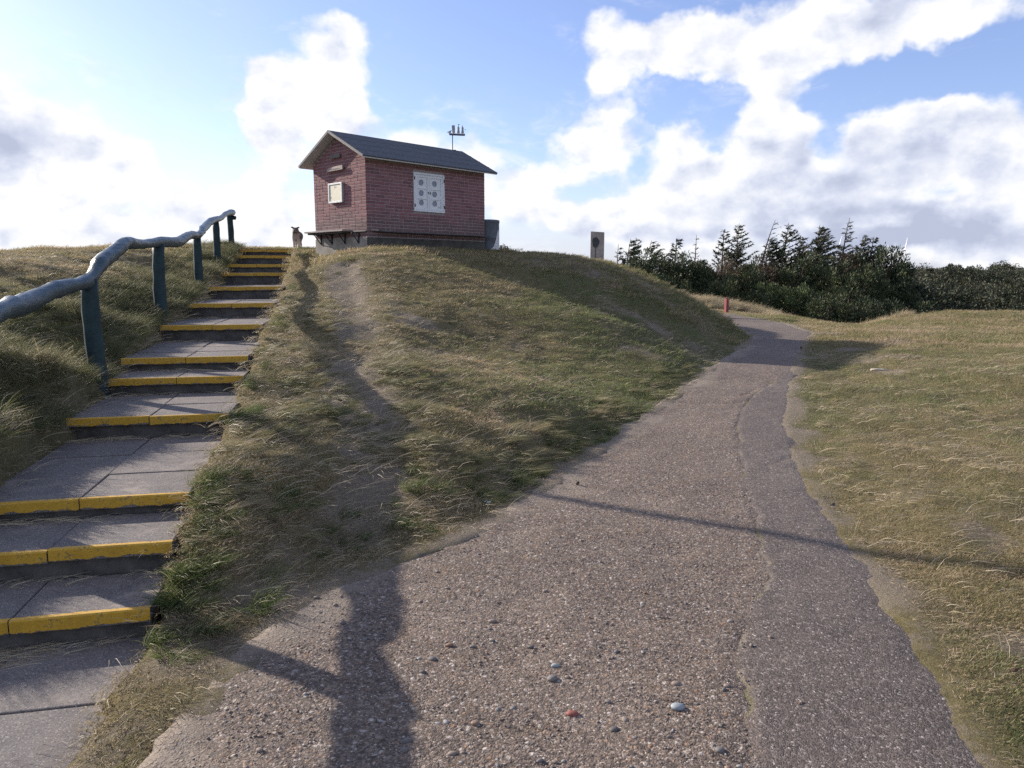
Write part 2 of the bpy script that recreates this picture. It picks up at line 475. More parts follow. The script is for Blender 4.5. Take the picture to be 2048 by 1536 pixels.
def masks(x, y):
    """dictionary of layout masks for flat arrays"""
    M = {}
    inp = inside(x, y, PATH_POLY)
    dl = np.minimum(seg_dist(x, y, PATH_L)[0], seg_dist(x, y, PATH_R)[0])
    M['pd'] = np.where(inp, -dl, dl)
    lat, run = stair_coord(x, y)
    M['lat'], M['run'] = lat, run
    M['stair'] = (np.abs(lat) < HALF + 0.01) & (y < 18.4)
    rx, ry = x - HA[0], y - HA[1]
    a, b = rx * HU[0] + ry * HU[1], rx * HN[0] + ry * HN[1]
    M['house'] = (a > -0.02) & (a < HL + 0.02) & (b > -0.02) & (b < HW + 0.02)
    M['hd'] = np.hypot(np.maximum(np.maximum(-a, a - HL), 0), np.maximum(np.maximum(-b, b - HW), 0))
    return M


TRACK = [(-3.0, 13.4), (-2.35, 11.0), (-1.98, 9.4), (-1.75, 8.2), (-1.55, 7.2), (-1.3, 6.3), (-1.05, 5.5), (-0.9, 4.75), (-1.0, 4.3)]
SANDS = [(-0.95, 4.75, 0.35), (-1.0, 8.9, 0.5), (-1.55, 10.5, 0.6), (7.2, 14.6, 0.9), (6.2, 13.6, 0.7), (5.4, 10.6, 0.6), (2.85, 6.2, 0.35), (2.7, 5.0, 0.35), (2.95, 7.4, 0.3), (2.75, 4.2, 0.35), (2.2, 3.0, 0.3), (-1.35, 2.9, 0.35), (-1.45, 2.3, 0.4), (-1.2, 3.45, 0.25), (1.6, 16.0, 0.9), (3.0, 16.6, 0.5), (0.3, 15.8, 0.9), (-0.3, 4.5, 0.2), (7.0, 16.6, 0.8)]


def sandness(x, y, pd):
    n = fbm(x, y, 1.6, 4, 31)
    d, run, _ = seg_dist(x, y, TRACK)
    s = 1.0 * (1 - sstep(d, 0.10, 0.52))
    for sx, sy, sr in SANDS:
        s = np.maximum(s, (0.92 if sx > 1.8 else 0.72) * (1 - sstep(np.hypot(x - sx, (y - sy) * 0.8), sr * 0.2, sr)))
    s = np.maximum(s, (1 - sstep(pd, 0.0, 0.24)) * 0.85)
    s = np.maximum(s, 0.32 * sstep(fbm(x, y, 0.45, 3, 93), 0.50, 0.62))
    s = s + (n - 0.5) * 1.5 - 0.08
    return np.clip(s, 0, 1)


def greenness(x, y):
    g = sstep(x, -0.6, 1.6) * sstep(y, 5.5, 7.5) * 1.05
    g = g * (1 - 0.75 * sstep(x - (0.3 + 0.33 * y), 0.0, 1.0))
    g = np.maximum(g, sstep(x, 7.5, 10) * sstep(y, 8, 10) * (1 - sstep(y, 16, 19)) * 0.75)
    g = np.maximum(g, sstep(-x, 2.6, 3.2) * (1 - sstep(y, 7, 10)) * 0.55)
    g = g + (fbm(x, y, 0.8, 4, 77) - 0.5) * 1.1
    return np.clip(g, 0, 1)


def ground_h(x, y, M=None):
    x = np.asarray(x, float).ravel()
    y = np.asarray(y, float).ravel()
    M = M or masks(x, y)
    h = base_h(x, y)
    near = 1 - sstep(np.hypot(x, y), 30, 60)
    pd = M['pd']
    grass = sstep(pd, 0.0, 0.7)
    b1 = (fbm(x, y, 1.3, 3, 3) - 0.5) * 0.16
    b2 = (fbm(x, y, 4.5, 3, 8) - 0.5) * 0.10 + (fbm(x, y, 9.0, 2, 18) - 0.5) * 0.04
    left = sstep(-M['lat'], 0.6, 1.1) * (y < 19)
    bump = (b1 + b2) * (0.7 + 0.35 * left) * grass
    bump = bump * sstep(np.abs(M['lat']), 0.45, 0.8) * sstep(M['hd'], 0.0, 0.5)
    h = h + bump * near
    h = h + ((fbm(x, y, 2.6, 3, 12) - 0.5) * 0.045 - 0.008) * near * (1 - grass) * (pd > -0.2)
    d, _, _ = seg_dist(x, y, TRACK)
    h = h - 0.06 * (1 - sstep(d, 0.05, 0.4)) * near
    h = np.where(np.abs(pd) < 0.6, (zpath(y) + 0.004 + (fbm(x, y, 0.9, 3, 61) - 0.5) * 0.05 + (fbm(x, y, 2.6, 3, 12) - 0.5) * 0.05) * (1 - sstep(pd, 0.04, 0.55)) + h * sstep(pd, 0.04, 0.55), h)
    # the paved path lies in a shallow tray
    tray = 1 - sstep(pd, -0.22, -0.07)
    h = np.where(pd < 0.3, h * (1 - tray) + (zpath(y) - 0.07) * tray, h)
    # steps: cut below the slabs, meet the flight at its sides
    al = np.abs(M['lat']) + (fbm(x, y, 3.2, 3, 44) - 0.5) * 0.16
    on = (y < 18.6) & (y > 1.0)
    line = stair_line(M['run'])
    wside = (1 - sstep(M['lat'], HALF + 0.06, HALF + 0.42)) * (M['lat'] > 0) * on
    h = h * (1 - wside) + np.maximum(h, line - 0.045 + (fbm(x, y, 5.0, 3, 46) - 0.5) * 0.08) * wside
    cut = (1 - sstep(al, HALF - 0.04, HALF + 0.03)) * on
    h = h * (1 - cut) + (line - 0.30) * cut
    return h


# ------------------------------------------------------------------ materials
def mat(name):
    m = bpy.data.materials.new(name)
    m.use_nodes = True
    t = NT(m.node_tree)
    t.n.clear()
    out = t.new('ShaderNodeOutputMaterial')
    return m, t, out


def pbsdf(t, out, color, rough=0.8, bump=None, bstr=0.3, bdist=0.01, metal=0.0, spec=0.4, normal=None):
    p = t.new('ShaderNodeBsdfPrincipled', {'Base Color': color if isinstance(color, bpy.types.NodeSocket) else (tuple(color) + (1,))[:4], 'Roughness': rough, 'Metallic': metal, 'Specular IOR Level': spec})
    if bump is not None:
        b = t.new('ShaderNodeBump', {'Strength': bstr, 'Distance': bdist, 'Height': bump})
        t.l.new(b.outputs[0], p.inputs['Normal'])
    t.l.new(p.outputs[0], out.inputs[0])
    return p


def pos(t):
    return t.new('ShaderNodeNewGeometry').outputs['Position']


def objc(t):
    return t.new('ShaderNodeTexCoord').outputs['Object']


def attr(t, name, out='Fac'):
    return t.new('ShaderNodeAttribute', attribute_name=name).outputs[out]


def simple(name, color, rough=0.7, var=0.25, scale=12, bstr=0.2, metal=0.0, spec=0.4, bdist=0.004):
    m, t, o = mat(name)
    c = objc(t)
    n = t.noise(c, scale, 6, 0.65)
    d = tuple(v * (1 - var) for v in color)
    e = tuple(min(1, v * (1 + var)) for v in color)
    pbsdf(t, o, t.ramp(n, [(0.3, d), (0.7, e)]), rough, n, bstr, bdist, metal, spec)
    return m


def m_ground():
    m, t, o = mat('soil_and_turf')
    p = pos(t)
    big = t.noise(p, 0.9, 5, 0.6)
    mid = t.noise(p, 5.0, 6, 0.7)
    fine = t.noise(p, 45.0, 5, 0.75)
    turf = t.ramp(mid, [(0.25, (0.11, 0.095, 0.045)), (0.5, (0.19, 0.158, 0.075)), (0.75, (0.28, 0.22, 0.125))])
    green = t.ramp(fine, [(0.25, (0.055, 0.066, 0.022)), (0.75, (0.145, 0.145, 0.066))])
    g = attr(t, 'green')
    turf = t.mix(t.math('MULTIPLY', g, 0.7), turf, green)
    turf = t.mix(t.smooth(fine, 0.35, 0.75), turf, (0.07, 0.058, 0.032), 'MIX')
    sand = t.ramp(fine, [(0.25, (0.15, 0.12, 0.10)), (0.5, (0.24, 0.20, 0.17)), (0.8, (0.32, 0.27, 0.235))])
    s = attr(t, 'sand')
    mid2 = t.noise(p, 17.0, 6, 0.75)
    sm = t.smooth(t.math('MULTIPLY_ADD', t.math('SUBTRACT', mid2, 0.5), 1.3, t.math('MULTIPLY_ADD', t.math('SUBTRACT', mid, 0.5), 1.0, s)), 0.30, 0.90, 0.0, 0.85)
    c = t.mix(sm, turf, sand)
    c = t.mix(t.smooth(big, 0.35, 0.7, 0.0, 0.25), c, (0.17, 0.15, 0.07))
    grain = t.noise(p, 210.0, 3, 0.8)
    tw = t.new('ShaderNodeVectorMath', {0: t.new('ShaderNodeVectorRotate', {0: p, 3: 0.42}, rotation_type='Z_AXIS').outputs[0], 1: (38, 170, 40)}, operation='MULTIPLY').outputs[0]
    litter = t.noise(tw, 1.0, 4, 0.7, dist=1.2)
    c = t.mix(t.smooth(grain, 0.35, 0.7, 0.0, 0.3), c, (0.08, 0.068, 0.045))
    c = t.mix(t.smooth(litter, 0.58, 0.68, 0.0, 0.75), c, (0.36, 0.30, 0.21))
    c = t.mix(t.smooth(litter, 0.42, 0.34, 0.0, 0.3), c, (0.07, 0.06, 0.04))
    h = t.math('ADD', t.math('MULTIPLY', mid, 0.5), t.math('MULTIPLY_ADD', litter, 0.6, fine))
    pbsdf(t, o, c, 0.95, h, 0.8, 0.03, spec=0.15)
    return m


def m_path():
    m, t, o = mat('pebble_concrete_and_asphalt')
    p = pos(t)
    asph = attr(t, 'asph')
    crk = attr(t, 'crk')
    sand = attr(t, 'sand')
    big = t.noise(p, 1.1, 4, 0.6)
    mid = t.noise(p, 9.0, 5, 0.7)
    fine = t.noise(p, 90.0, 4, 0.7)
    jit = t.new('ShaderNodeVectorMath', {0: t.noise(p, 30.0, 2, 0.5, out=1), 1: (0.02, 0.02, 0.0), 2: p}, operation='MULTIPLY_ADD').outputs[0]
    d1 = t.voro(jit, 62.0)
    k1 = t.voro(jit, 62.0, out='Color')
    d2 = t.voro(jit, 150.0)
    k2 = t.voro(jit, 150.0, out='Color')
    s1 = t.new('ShaderNodeSeparateColor', {0: k1}).outputs
    s2 = t.new('ShaderNodeSeparateColor', {0: k2}).outputs
    peb = t.ramp(s1[0], [(0.0, (0.058, 0.047, 0.043)), (0.25, (0.137, 0.109, 0.095)), (0.5, (0.195, 0.151, 0.128)), (0.7, (0.260, 0.217, 0.189)), (0.85, (0.273, 0.167, 0.104)), (0.93, (0.390, 0.347, 0.323)), (1.0, (0.598, 0.546, 0.512))])
    grit = t.ramp(s2[0], [(0.0, (0.065, 0.053, 0.048)), (0.6, (0.163, 0.130, 0.112)), (0.9, (0.260, 0.211, 0.183)), (1.0, (0.520, 0.459, 0.415))])
    sel = t.smooth(s1[1], 0.45, 0.62)
    conc = t.mix(t.math('MULTIPLY', sel, 0.75), grit, peb)
    gap = t.smooth(d1, 0.38, 0.62)
    conc = t.mix(t.math('MULTIPLY', t.math('MULTIPLY', gap, sel), 0.55), conc, (0.055, 0.046, 0.041))
    lich = t.math('MULTIPLY', t.smooth(t.noise(p, 3.2, 6, 0.75), 0.55, 0.72), t.smooth(fine, 0.42, 0.6))
    conc = t.mix(t.math('MULTIPLY', lich, 0.55), conc, (0.22, 0.125, 0.035))
    conc = t.mix(t.smooth(big, 0.45, 0.75, 0.0, 0.35), conc, (0.20, 0.17, 0.15))
    asp = t.ramp(s2[1], [(0.0, (0.034, 0.030, 0.031)), (0.55, (0.095, 0.082, 0.081)), (0.85, (0.169, 0.146, 0.140)), (0.97, (0.297, 0.267, 0.260)), (1.0, (0.608, 0.559, 0.546))])
    asp = t.mix(t.smooth(mid, 0.4, 0.7, 0.0, 0.35), asp, (0.12, 0.10, 0.095))
    c = t.mix(t.math('MULTIPLY', asph, 0.8), conc, asp)
    dust = t.smooth(t.math('MULTIPLY_ADD', t.math('SUBTRACT', mid, 0.5), 0.9, sand), 0.25, 0.75)
    c = t.mix(t.math('MULTIPLY', dust, 0.8), c, t.ramp(fine, [(0.3, (0.16, 0.135, 0.115)), (0.7, (0.30, 0.26, 0.225))]))
    ck = t.math('MULTIPLY', t.smooth(crk, 0.4, 0.95), t.smooth(t.noise(p, 4.0, 4, 0.7), 0.36, 0.56))
    cc = t.mix(t.smooth(mid, 0.28, 0.45), (0.06, 0.05, 0.042), t.mix(t.smooth(big, 0.42, 0.55), (0.15, 0.14, 0.055), (0.25, 0.215, 0.175)))
    c = t.mix(ck, c, cc)
    c = t.mix(t.math('MULTIPLY', t.smooth(fine, 0.62, 0.75), 0.5), c, (0.025, 0.022, 0.02))
    c = t.mix(1.0, c, t.ramp(t.noise(p, 0.55, 4, 0.6), [(0.3, (0.74, 0.72, 0.69)), (0.7, (1.02, 0.98, 0.92))]), 'MULTIPLY')
    h1 = t.math('MULTIPLY', t.math('SUBTRACT', 0.6, d1, clamp=True), sel)
    h = t.math('ADD', t.math('MULTIPLY', h1, t.math('SUBTRACT', 1.0, asph)), t.math('MULTIPLY', t.math('SUBTRACT', 0.6, d2, clamp=True), 0.45))
    h = t.math('MULTIPLY_ADD', mid, 0.5, h)
    pbsdf(t, o, c, 0.88, h, 0.8, 0.009, spec=0.3)
    return m


def m_brick():
    m, t, o = mat('red_brick')
    c = objc(t)
    rnd = t.math('FRACT', t.math('ADD', t.new('ShaderNodeObjectInfo').outputs['Random'], t.new('ShaderNodeNewGeometry').outputs['Random Per Island']))
    wp = pos(t)
    n = t.noise(wp, 60, 5, 0.7)
    col = t.ramp(rnd, [(0.0, (0.151, 0.072, 0.083)), (0.3, (0.190, 0.086, 0.096)), (0.6, (0.213, 0.097, 0.107)), (0.85, (0.237, 0.115, 0.126)), (1.0, (0.181, 0.083, 0.091))])
    col = t.mix(t.smooth(n, 0.4, 0.8, 0.0, 0.45), col, (0.11, 0.06, 0.058))
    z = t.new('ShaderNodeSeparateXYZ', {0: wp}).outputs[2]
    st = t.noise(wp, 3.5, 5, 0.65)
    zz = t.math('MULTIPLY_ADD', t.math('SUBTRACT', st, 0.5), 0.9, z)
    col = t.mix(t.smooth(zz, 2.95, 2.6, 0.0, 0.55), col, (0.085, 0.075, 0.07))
    pbsdf(t, o, col, 0.85, n, 0.4, 0.004, spec=0.3)
    return m


def m_blade(name, cols, straw, trans=0.45, patch=True, rough=0.55):
    """grass blades: colour from blade randomness, low frequency patches and tuft randomness"""
    m, t, o = mat(name)
    isl = t.new('ShaderNodeNewGeometry').outputs['Random Per Island']
    ob = t.new('ShaderNodeObjectInfo').outputs['Random']
    p = pos(t)
    big = t.noise(p, 0.75, 4, 0.6)
    f = t.math('MULTIPLY_ADD', t.math('SUBTRACT', big, 0.5), 1.6 if patch else 0.3, t.math('MULTIPLY_ADD', ob, 0.35, t.math('MULTIPLY', isl, 0.65)))
    col = t.ramp(f, cols)
    col = t.mix(t.smooth(isl, 0.80, 0.9, 0.0, straw), col, (0.33, 0.27, 0.16))
    d = t.new('ShaderNodeBsdfPrincipled', {'Base Color': col, 'Roughness': rough, 'Specular IOR Level': 0.35})
    tr = t.new('ShaderNodeBsdfTranslucent', {'Color': col})
    mx = t.new('ShaderNodeMixShader', {0: trans, 1: d.outputs[0], 2: tr.outputs[0]})
    t.l.new(mx.outputs[0], o.inputs[0])
    return m


def m_leaf(name, cols, trans=0.12):
    m, t, o = mat(name)
    isl = t.new('ShaderNodeNewGeometry').outputs['Random Per Island']
    ob = t.new('ShaderNodeObjectInfo').outputs['Random']
    n = t.noise(pos(t), 1.1, 3, 0.6)
    f = t.math('MULTIPLY_ADD', t.math('SUBTRACT', n, 0.5), 1.0, t.math('MULTIPLY_ADD', ob, 0.3, t.math('MULTIPLY', isl, 0.7)))
    col = t.ramp(f, cols)
    d = t.new('ShaderNodeBsdfPrincipled', {'Base Color': col, 'Roughness': 0.6, 'Specular IOR Level': 0.3})
    tr = t.new('ShaderNodeBsdfTranslucent', {'Color': col})
    mx = t.new('ShaderNodeMixShader', {0: trans, 1: d.outputs[0], 2: tr.outputs[0]})
    t.l.new(mx.outputs[0], o.inputs[0])
    return m


def m_slab():
    m, t, o = mat('concrete_slab')
    p = pos(t)
    rnd = t.new('ShaderNodeObjectInfo').outputs['Random']
    a = t.noise(p, 6, 6, 0.7)
    f = t.noise(p, 120, 3, 0.7)
    k = t.new('ShaderNodeSeparateColor', {0: t.voro(p, 210.0, out='Color')}).outputs[0]
    c = t.ramp(a, [(0.25, (0.105, 0.093, 0.09)), (0.5, (0.165, 0.145, 0.138)), (0.8, (0.225, 0.198, 0.18))])
    c = t.mix(t.math('MULTIPLY', rnd, 0.45), c, (0.12, 0.11, 0.11))
    c = t.mix(t.smooth(k, 0.86, 0.96, 0.0, 0.6), c, (0.34, 0.33, 0.31))
    c = t.mix(t.smooth(k, 0.2, 0.05, 0.0, 0.6), c, (0.045, 0.04, 0.04))
    c = t.mix(t.smooth(t.noise(p, 2.4, 6, 0.75), 0.54, 0.68, 0.0, 0.75), c, (0.28, 0.24, 0.205))
    pbsdf(t, o, c, 0.88, t.math('ADD', f, k), 0.5, 0.003, spec=0.3)
    return m


def m_yellow():
    m, t, o = mat('worn_yellow_paint')
    p = pos(t)
    a = t.noise(p, 14, 6, 0.75)
    b = t.noise(p, 60, 5, 0.7)
    c = t.ramp(a, [(0.25, (0.34, 0.19, 0.02)), (0.55, (0.50, 0.29, 0.025)), (0.85, (0.56, 0.36, 0.07))])
    c = t.mix(t.smooth(t.math('MULTIPLY_ADD', b, 0.5, t.math('MULTIPLY', a, 0.5)), 0.525, 0.62, 0.0, 0.85), c, (0.11, 0.09, 0.06))
    pbsdf(t, o, c, 0.6, b, 0.35, 0.003)
    return m


def m_rail():
    m, t, o = mat('green_black_painted_wood')
    p = objc(t)
    st = t.new('ShaderNodeVectorMath', {0: p, 1: (34, 2.6, 34)}, operation='MULTIPLY').outputs[0]
    g = t.noise(st, 1.0, 6, 0.72)
    a = t.noise(p, 7, 5, 0.7)
    c = t.ramp(a, [(0.3, (0.014, 0.032, 0.040)), (0.6, (0.026, 0.056, 0.068)), (0.85, (0.06, 0.095, 0.110))])
    c = t.mix(t.smooth(g, 0.54, 0.70, 0.0, 0.28), c, (0.10, 0.115, 0.125))
    c = t.mix(t.smooth(g, 0.42, 0.34, 0.0, 0.6), c, (0.010, 0.013, 0.016))
    h = t.math('ADD', g, a)
    pbsdf(t, o, c, t.ramp(g, [(0.3, (0.28, 0.28, 0.28)), (0.7, (0.5, 0.5, 0.5))]), h, 0.7, 0.009, spec=0.5)
    return m


M = {}
M['ground'] = m_ground()
M['path'] = m_path()
M['brick'] = m_brick()
M['mortar'] = simple('mortar', (0.285, 0.24, 0.235), 0.95, 0.2, 25, 0.4)
M['slab'] = m_slab()
M['yellow'] = m_yellow()
M['rail'] = m_rail()
M['post'] = simple('dark_teal_stained_post', (0.016, 0.036, 0.042), 0.62, 0.4, 10, 0.5, spec=0.25, bdist=0.01)
M['riser'] = simple('dark_concrete', (0.085, 0.078, 0.070), 0.95, 0.5, 9, 0.6)  # riser concrete, darker than the slabs
M['felt'] = simple('roofing_felt', (0.08, 0.085, 0.098), 0.75, 0.22, 9, 0.35)
M['white_paint'] = simple('white_paint', (0.62, 0.64, 0.66), 0.5, 0.07, 8, 0.1)
M['soffit'] = simple('pale_soffit_board', (0.50, 0.49, 0.48), 0.7, 0.12, 6, 0.15)
M['fascia'] = simple('weathered_fascia', (0.30, 0.29, 0.29), 0.75, 0.25, 5, 0.2)
M['barge'] = simple('dark_grey_barge', (0.15, 0.145, 0.15), 0.75, 0.25, 5, 0.2)
M['glass'] = simple('dull_porthole_glass', (0.13, 0.16, 0.22), 0.15, 0.25, 20, 0.05, spec=0.6)
M['iron'] = simple('dark_iron', (0.03, 0.03, 0.034), 0.6, 0.3, 20, 0.2, metal=0.4)
M['plinth'] = simple('rendered_plinth', (0.24, 0.225, 0.205), 0.92, 0.3, 4, 0.35)
M['shaded_plinth'] = simple('shade_painted_plinth', (0.065, 0.062, 0.055), 0.92, 0.45, 4, 0.35)  # darker plinth copy for the long side, shade put into its colour
M['ledge'] = simple('weathered_ledge', (0.27, 0.24, 0.23), 0.8, 0.3, 10, 0.3)
M['lead'] = simple('dark_flashing', (0.07, 0.065, 0.07), 0.7, 0.35, 8, 0.2)
M['wood_grey'] = simple('silvered_wood', (0.36, 0.30, 0.28), 0.85, 0.3, 14, 0.4)
M['wood_dark'] = simple('dark_wood_sign', (0.14, 0.12, 0.115), 0.85, 0.3, 14, 0.4)
M['poster'] = simple('yellowed_paper', (0.62, 0.60, 0.47), 0.6, 0.06, 7, 0.03)
M['ink'] = simple('faded_print', (0.38, 0.37, 0.36), 0.7, 0.25, 25, 0.02)
M['barrel'] = simple('dark_grey_drum', (0.075, 0.085, 0.105), 0.55, 0.25, 6, 0.1)
M['sun_patch_stone_white'] = simple('sunlit_patch_and_stone_white', (0.55, 0.55, 0.56), 0.8, 0.15, 30, 0.4)  # shared by the painted sunlight on the drum and the white stone
M['sail'] = simple('grey_metal_sail', (0.26, 0.26, 0.27), 0.5, 0.15, 20, 0.1, metal=0.3)
M['hull'] = simple('dark_painted_hull', (0.06, 0.06, 0.09), 0.5, 0.2, 20, 0.1)
M['stone'] = simple('grey_brown_monument_stone', (0.33, 0.285, 0.26), 0.9, 0.22, 5, 0.4, bdist=0.01)
M['emblem'] = simple('dark_inlay', (0.055, 0.055, 0.062), 0.7, 0.3, 12, 0.3)
M['red_post'] = simple('faded_red_paint', (0.20, 0.042, 0.048), 0.65, 0.2, 12, 0.2)
M['turbine'] = simple('white_turbine_coating', (0.80, 0.80, 0.80), 0.4, 0.03, 2, 0.0)
M['bark'] = simple('conifer_bark', (0.075, 0.058, 0.045), 0.95, 0.4, 20, 0.6, bdist=0.02)
M['cone'] = simple('pine_cone_scales', (0.055, 0.035, 0.024), 0.85, 0.4, 30, 0.5)
M['stick'] = simple('bleached_driftwood', (0.50, 0.44, 0.36), 0.85, 0.2, 30, 0.4)

# ------------------------------------------------------------------ ground sheet
def grow(lo, hi, far_lo, far_hi, step, ratio=1.09):
    mid_ = list(np.arange(lo, hi + 1e-6, step))
    up, s_, v = [], step, mid_[-1]
    while v < far_hi:
        s_ *= ratio
        v += s_
        up.append(v)
    dn, s_, v = [], step, lo
    while v > far_lo:
        s_ *= ratio
        v -= s_
        dn.append(v)
    return np.array(list(reversed(dn)) + mid_ + up)


gx = grow(-6.0, 6.5, -900, 900, 0.075, 1.06)
gy1 = np.arange(1.4, 8.0, 0.06)
gy2 = np.arange(8.0, 20.0, 0.1)
gy = np.concatenate([[-60, -30, -15, -8, -4, -2, -1, 0, 0.6, 1.0], gy1, gy2])
s_, v_ = 0.1, gy[-1]
while v_ < 1500:
    s_ *= 1.055
    v_ += s_
    gy = np.append(gy, v_)
GX, GY = np.meshgrid(gx, gy)
fx, fy = GX.ravel(), GY.ravel()
MK = masks(fx, fy)
gz = ground_h(fx, fy, MK)
nx, ny = len(gx), len(gy)
ii = (np.arange(ny - 1)[:, None] * nx + np.arange(nx - 1)[None, :]).ravel()
quads = np.c_[ii, ii + 1, ii + nx + 1, ii + nx]
gme = bpy.data.meshes.new('ground')
gme.vertices.add(len(fx))
gme.vertices.foreach_set('co', np.c_[fx, fy, gz].ravel())
gme.loops.add(len(quads) * 4)
gme.loops.foreach_set('vertex_index', quads.ravel())
gme.polygons.add(len(quads))
gme.polygons.foreach_set('loop_start', np.arange(len(quads)) * 4)
gme.polygons.foreach_set('use_smooth', np.ones(len(quads), bool))
gme.update()
gme.validate()
for nm, arr in (('sand', sandness(fx, fy, MK['pd'])), ('green', greenness(fx, fy))):
    at = gme.attributes.new(nm, 'FLOAT', 'POINT')
    at.data.foreach_set('value', arr.astype(np.float32))
ground = tag(link('ground', gme, M['ground']), 'grassy dune mound with worn sandy patches around the path and steps', kind='structure')

# ------------------------------------------------------------------ paved path
def resample(a, n_per):
    a = np.array(a, float)
    d = np.r_[0, np.cumsum(np.hypot(np.diff((a[:, 0] + a[:, 2]) / 2), np.diff((a[:, 1] + a[:, 3]) / 2)))]
    s, t_ = [], 0.0
    while t_ < d[-1]:
        s.append(t_)
        t_ += n_per(t_)
    s = np.array(s)
    # smooth (Catmull-like) via dense linear + moving average
    dense = np.linspace(0, d[-1], 600)
    out = []
    for k in range(a.shape[1]):
        v = np.interp(dense, d, a[:, k])
        kern = np.ones(9) / 9
        v = np.convolve(np.r_[[v[0]] * 4, v, [v[-1]] * 4], kern, 'valid')
        out.append(np.interp(s, dense, v))
    return np.array(out).T, s


prow, ps = resample(PATH, lambda s: 0.03 if s < 6 else (0.06 if s < 12 else 0.15))
npr = len(prow)
cl = np.r_[np.linspace(0, 1, 30)]
rg = np.random.default_rng(4)
lx, ly, rx, ry, kt = prow.T
rag = (fbm(ps * 0 + 3, ps, 3.0, 4, 21, 0.65) - 0.5) * 0.09 + (fbm(ps * 0, ps, 22, 2, 5) - 0.5) * 0.045
rag_l = (fbm(ps * 0 + 9, ps, 2.5, 4, 29, 0.65) - 0.5) * 0.22
dirx, diry = (rx - lx), (ry - ly)
wid = np.hypot(dirx, diry)
dirx, diry = dirx / wid, diry / wid
rx2, ry2 = rx + dirx * (rag + 0.05), ry + diry * (rag + 0.05)
lx2, ly2 = lx + dirx * (rag_l - 0.05), ly + diry * (rag_l - 0.05)
kt = np.clip(kt + (fbm(ps * 0 + 5, ps, 5, 4, 41, 0.6) - 0.5) * 0.03, 0, 0.995)
NL, NR = 34, 16
cols_t = []
for i in range(npr):
    k = kt[i]
    cw = 0.017 / wid[i]
    a_ = np.linspace(0, k - cw, NL)
    b_ = np.linspace(k + cw, 1, NR) if k + cw < 1 else np.full(NR, 1.0)
    cols_t.append(np.r_[a_, k, b_])
T_ = np.array(cols_t)
nc = T_.shape[1]
PX = lx2[:, None] + (rx2 - lx2)[:, None] * T_
PY = ly2[:, None] + (ry2 - ly2)[:, None] * T_
fade = (1 - sstep(ps, 10.5, 12.5))[:, None]
PZ = zpath(PY.ravel()).reshape(PY.shape) + 0.004
px_, py_ = PX.ravel(), PY.ravel()
rel = (fbm(px_, py_, 0.9, 3, 61) - 0.5) * 0.05 + (fbm(px_, py_, 7, 3, 62) - 0.5) * 0.014 + (fbm(px_, py_, 28, 2, 63) - 0.5) * 0.007
PZ = PZ + rel.reshape(PZ.shape) * np.minimum(1, sstep(np.minimum(T_, 1 - T_), 0, 0.05) + 0.3)
crk = np.zeros_like(PZ)
crk[:, NL] = 1.0
crk[:, NL - 1] = 0.15
crk[:, NL + 1] = 0.55
crk *= fade * (0.35 + 0.65 * sstep(fbm(ps * 0 + 4, ps, 2.6, 3, 95), 0.38, 0.55)[:, None])
gaps = sstep(fbm(ps * 0 + 1, ps, 1.8, 3, 90), 0.35, 0.6)[:, None]
PZ[:, NL] -= (0.008 * fade * (0.35 + 0.65 * gaps))[:, 0]
asph = np.zeros_like(PZ)
asph[:, NL + 1:] = 1.0
asph[:, NL] = 0.5
asph = np.maximum(asph, sstep(ps, 10.5, 14)[:, None] * 0.5 * np.ones((1, nc)))
PZ[:, NL + 1:] += 0.001 * fade
endc = np.linspace(0, 1, nc)[None, :]
PZ = PZ - 0.022 * sstep(T_ * 1.0, 0.90, 1.0) * (wid[:, None] > 0)
# branching hairline cracks
CRACKS = [[(0.95, 7.25), (1.25, 7.15), (1.7, 7.2), (2.2, 7.05), (2.42, 6.95)], [(1.9, 8.95), (2.3, 8.8), (2.75, 8.85), (2.98, 9.0)], [(2.95, 9.3), (3.2, 9.7), (3.45, 9.9), (3.75, 10.6)], [(1.05, 3.9), (0.7, 3.86), (0.45, 3.95)], [(2.1, 6.0), (2.25, 6.25), (2.5, 6.4)], [(4.2, 13.0), (4.9, 12.9)], [(5.0, 16.6), (6.6, 16.4)], [(5.6, 18.2), (7.0, 18.1)]]
for cpts in CRACKS:
    jx = px_ + (fbm(px_, py_, 9, 3, 70) - 0.5) * 0.16
    jy = py_ + (fbm(px_, py_, 9, 3, 71) - 0.5) * 0.16
    dd = seg_dist(jx, jy, cpts)[0].reshape(PZ.shape)
    cc = 1 - sstep(dd, 0.006, 0.045)
    crk = np.maximum(crk, cc * 0.75)
    PZ -= cc * 0.010
ed = np.minimum(T_ * wid[:, None], (1 - T_) * wid[:, None])
edl = T_ * wid[:, None]
sandp = np.clip((1 - sstep(edl, 0.0, 0.55)) * 0.8 + (1 - sstep(ed, 0, 0.1)) * 0.35 + (fbm(px_, py_, 1.8, 4, 83).reshape(PZ.shape) - 0.62) * 1.2, 0, 1)
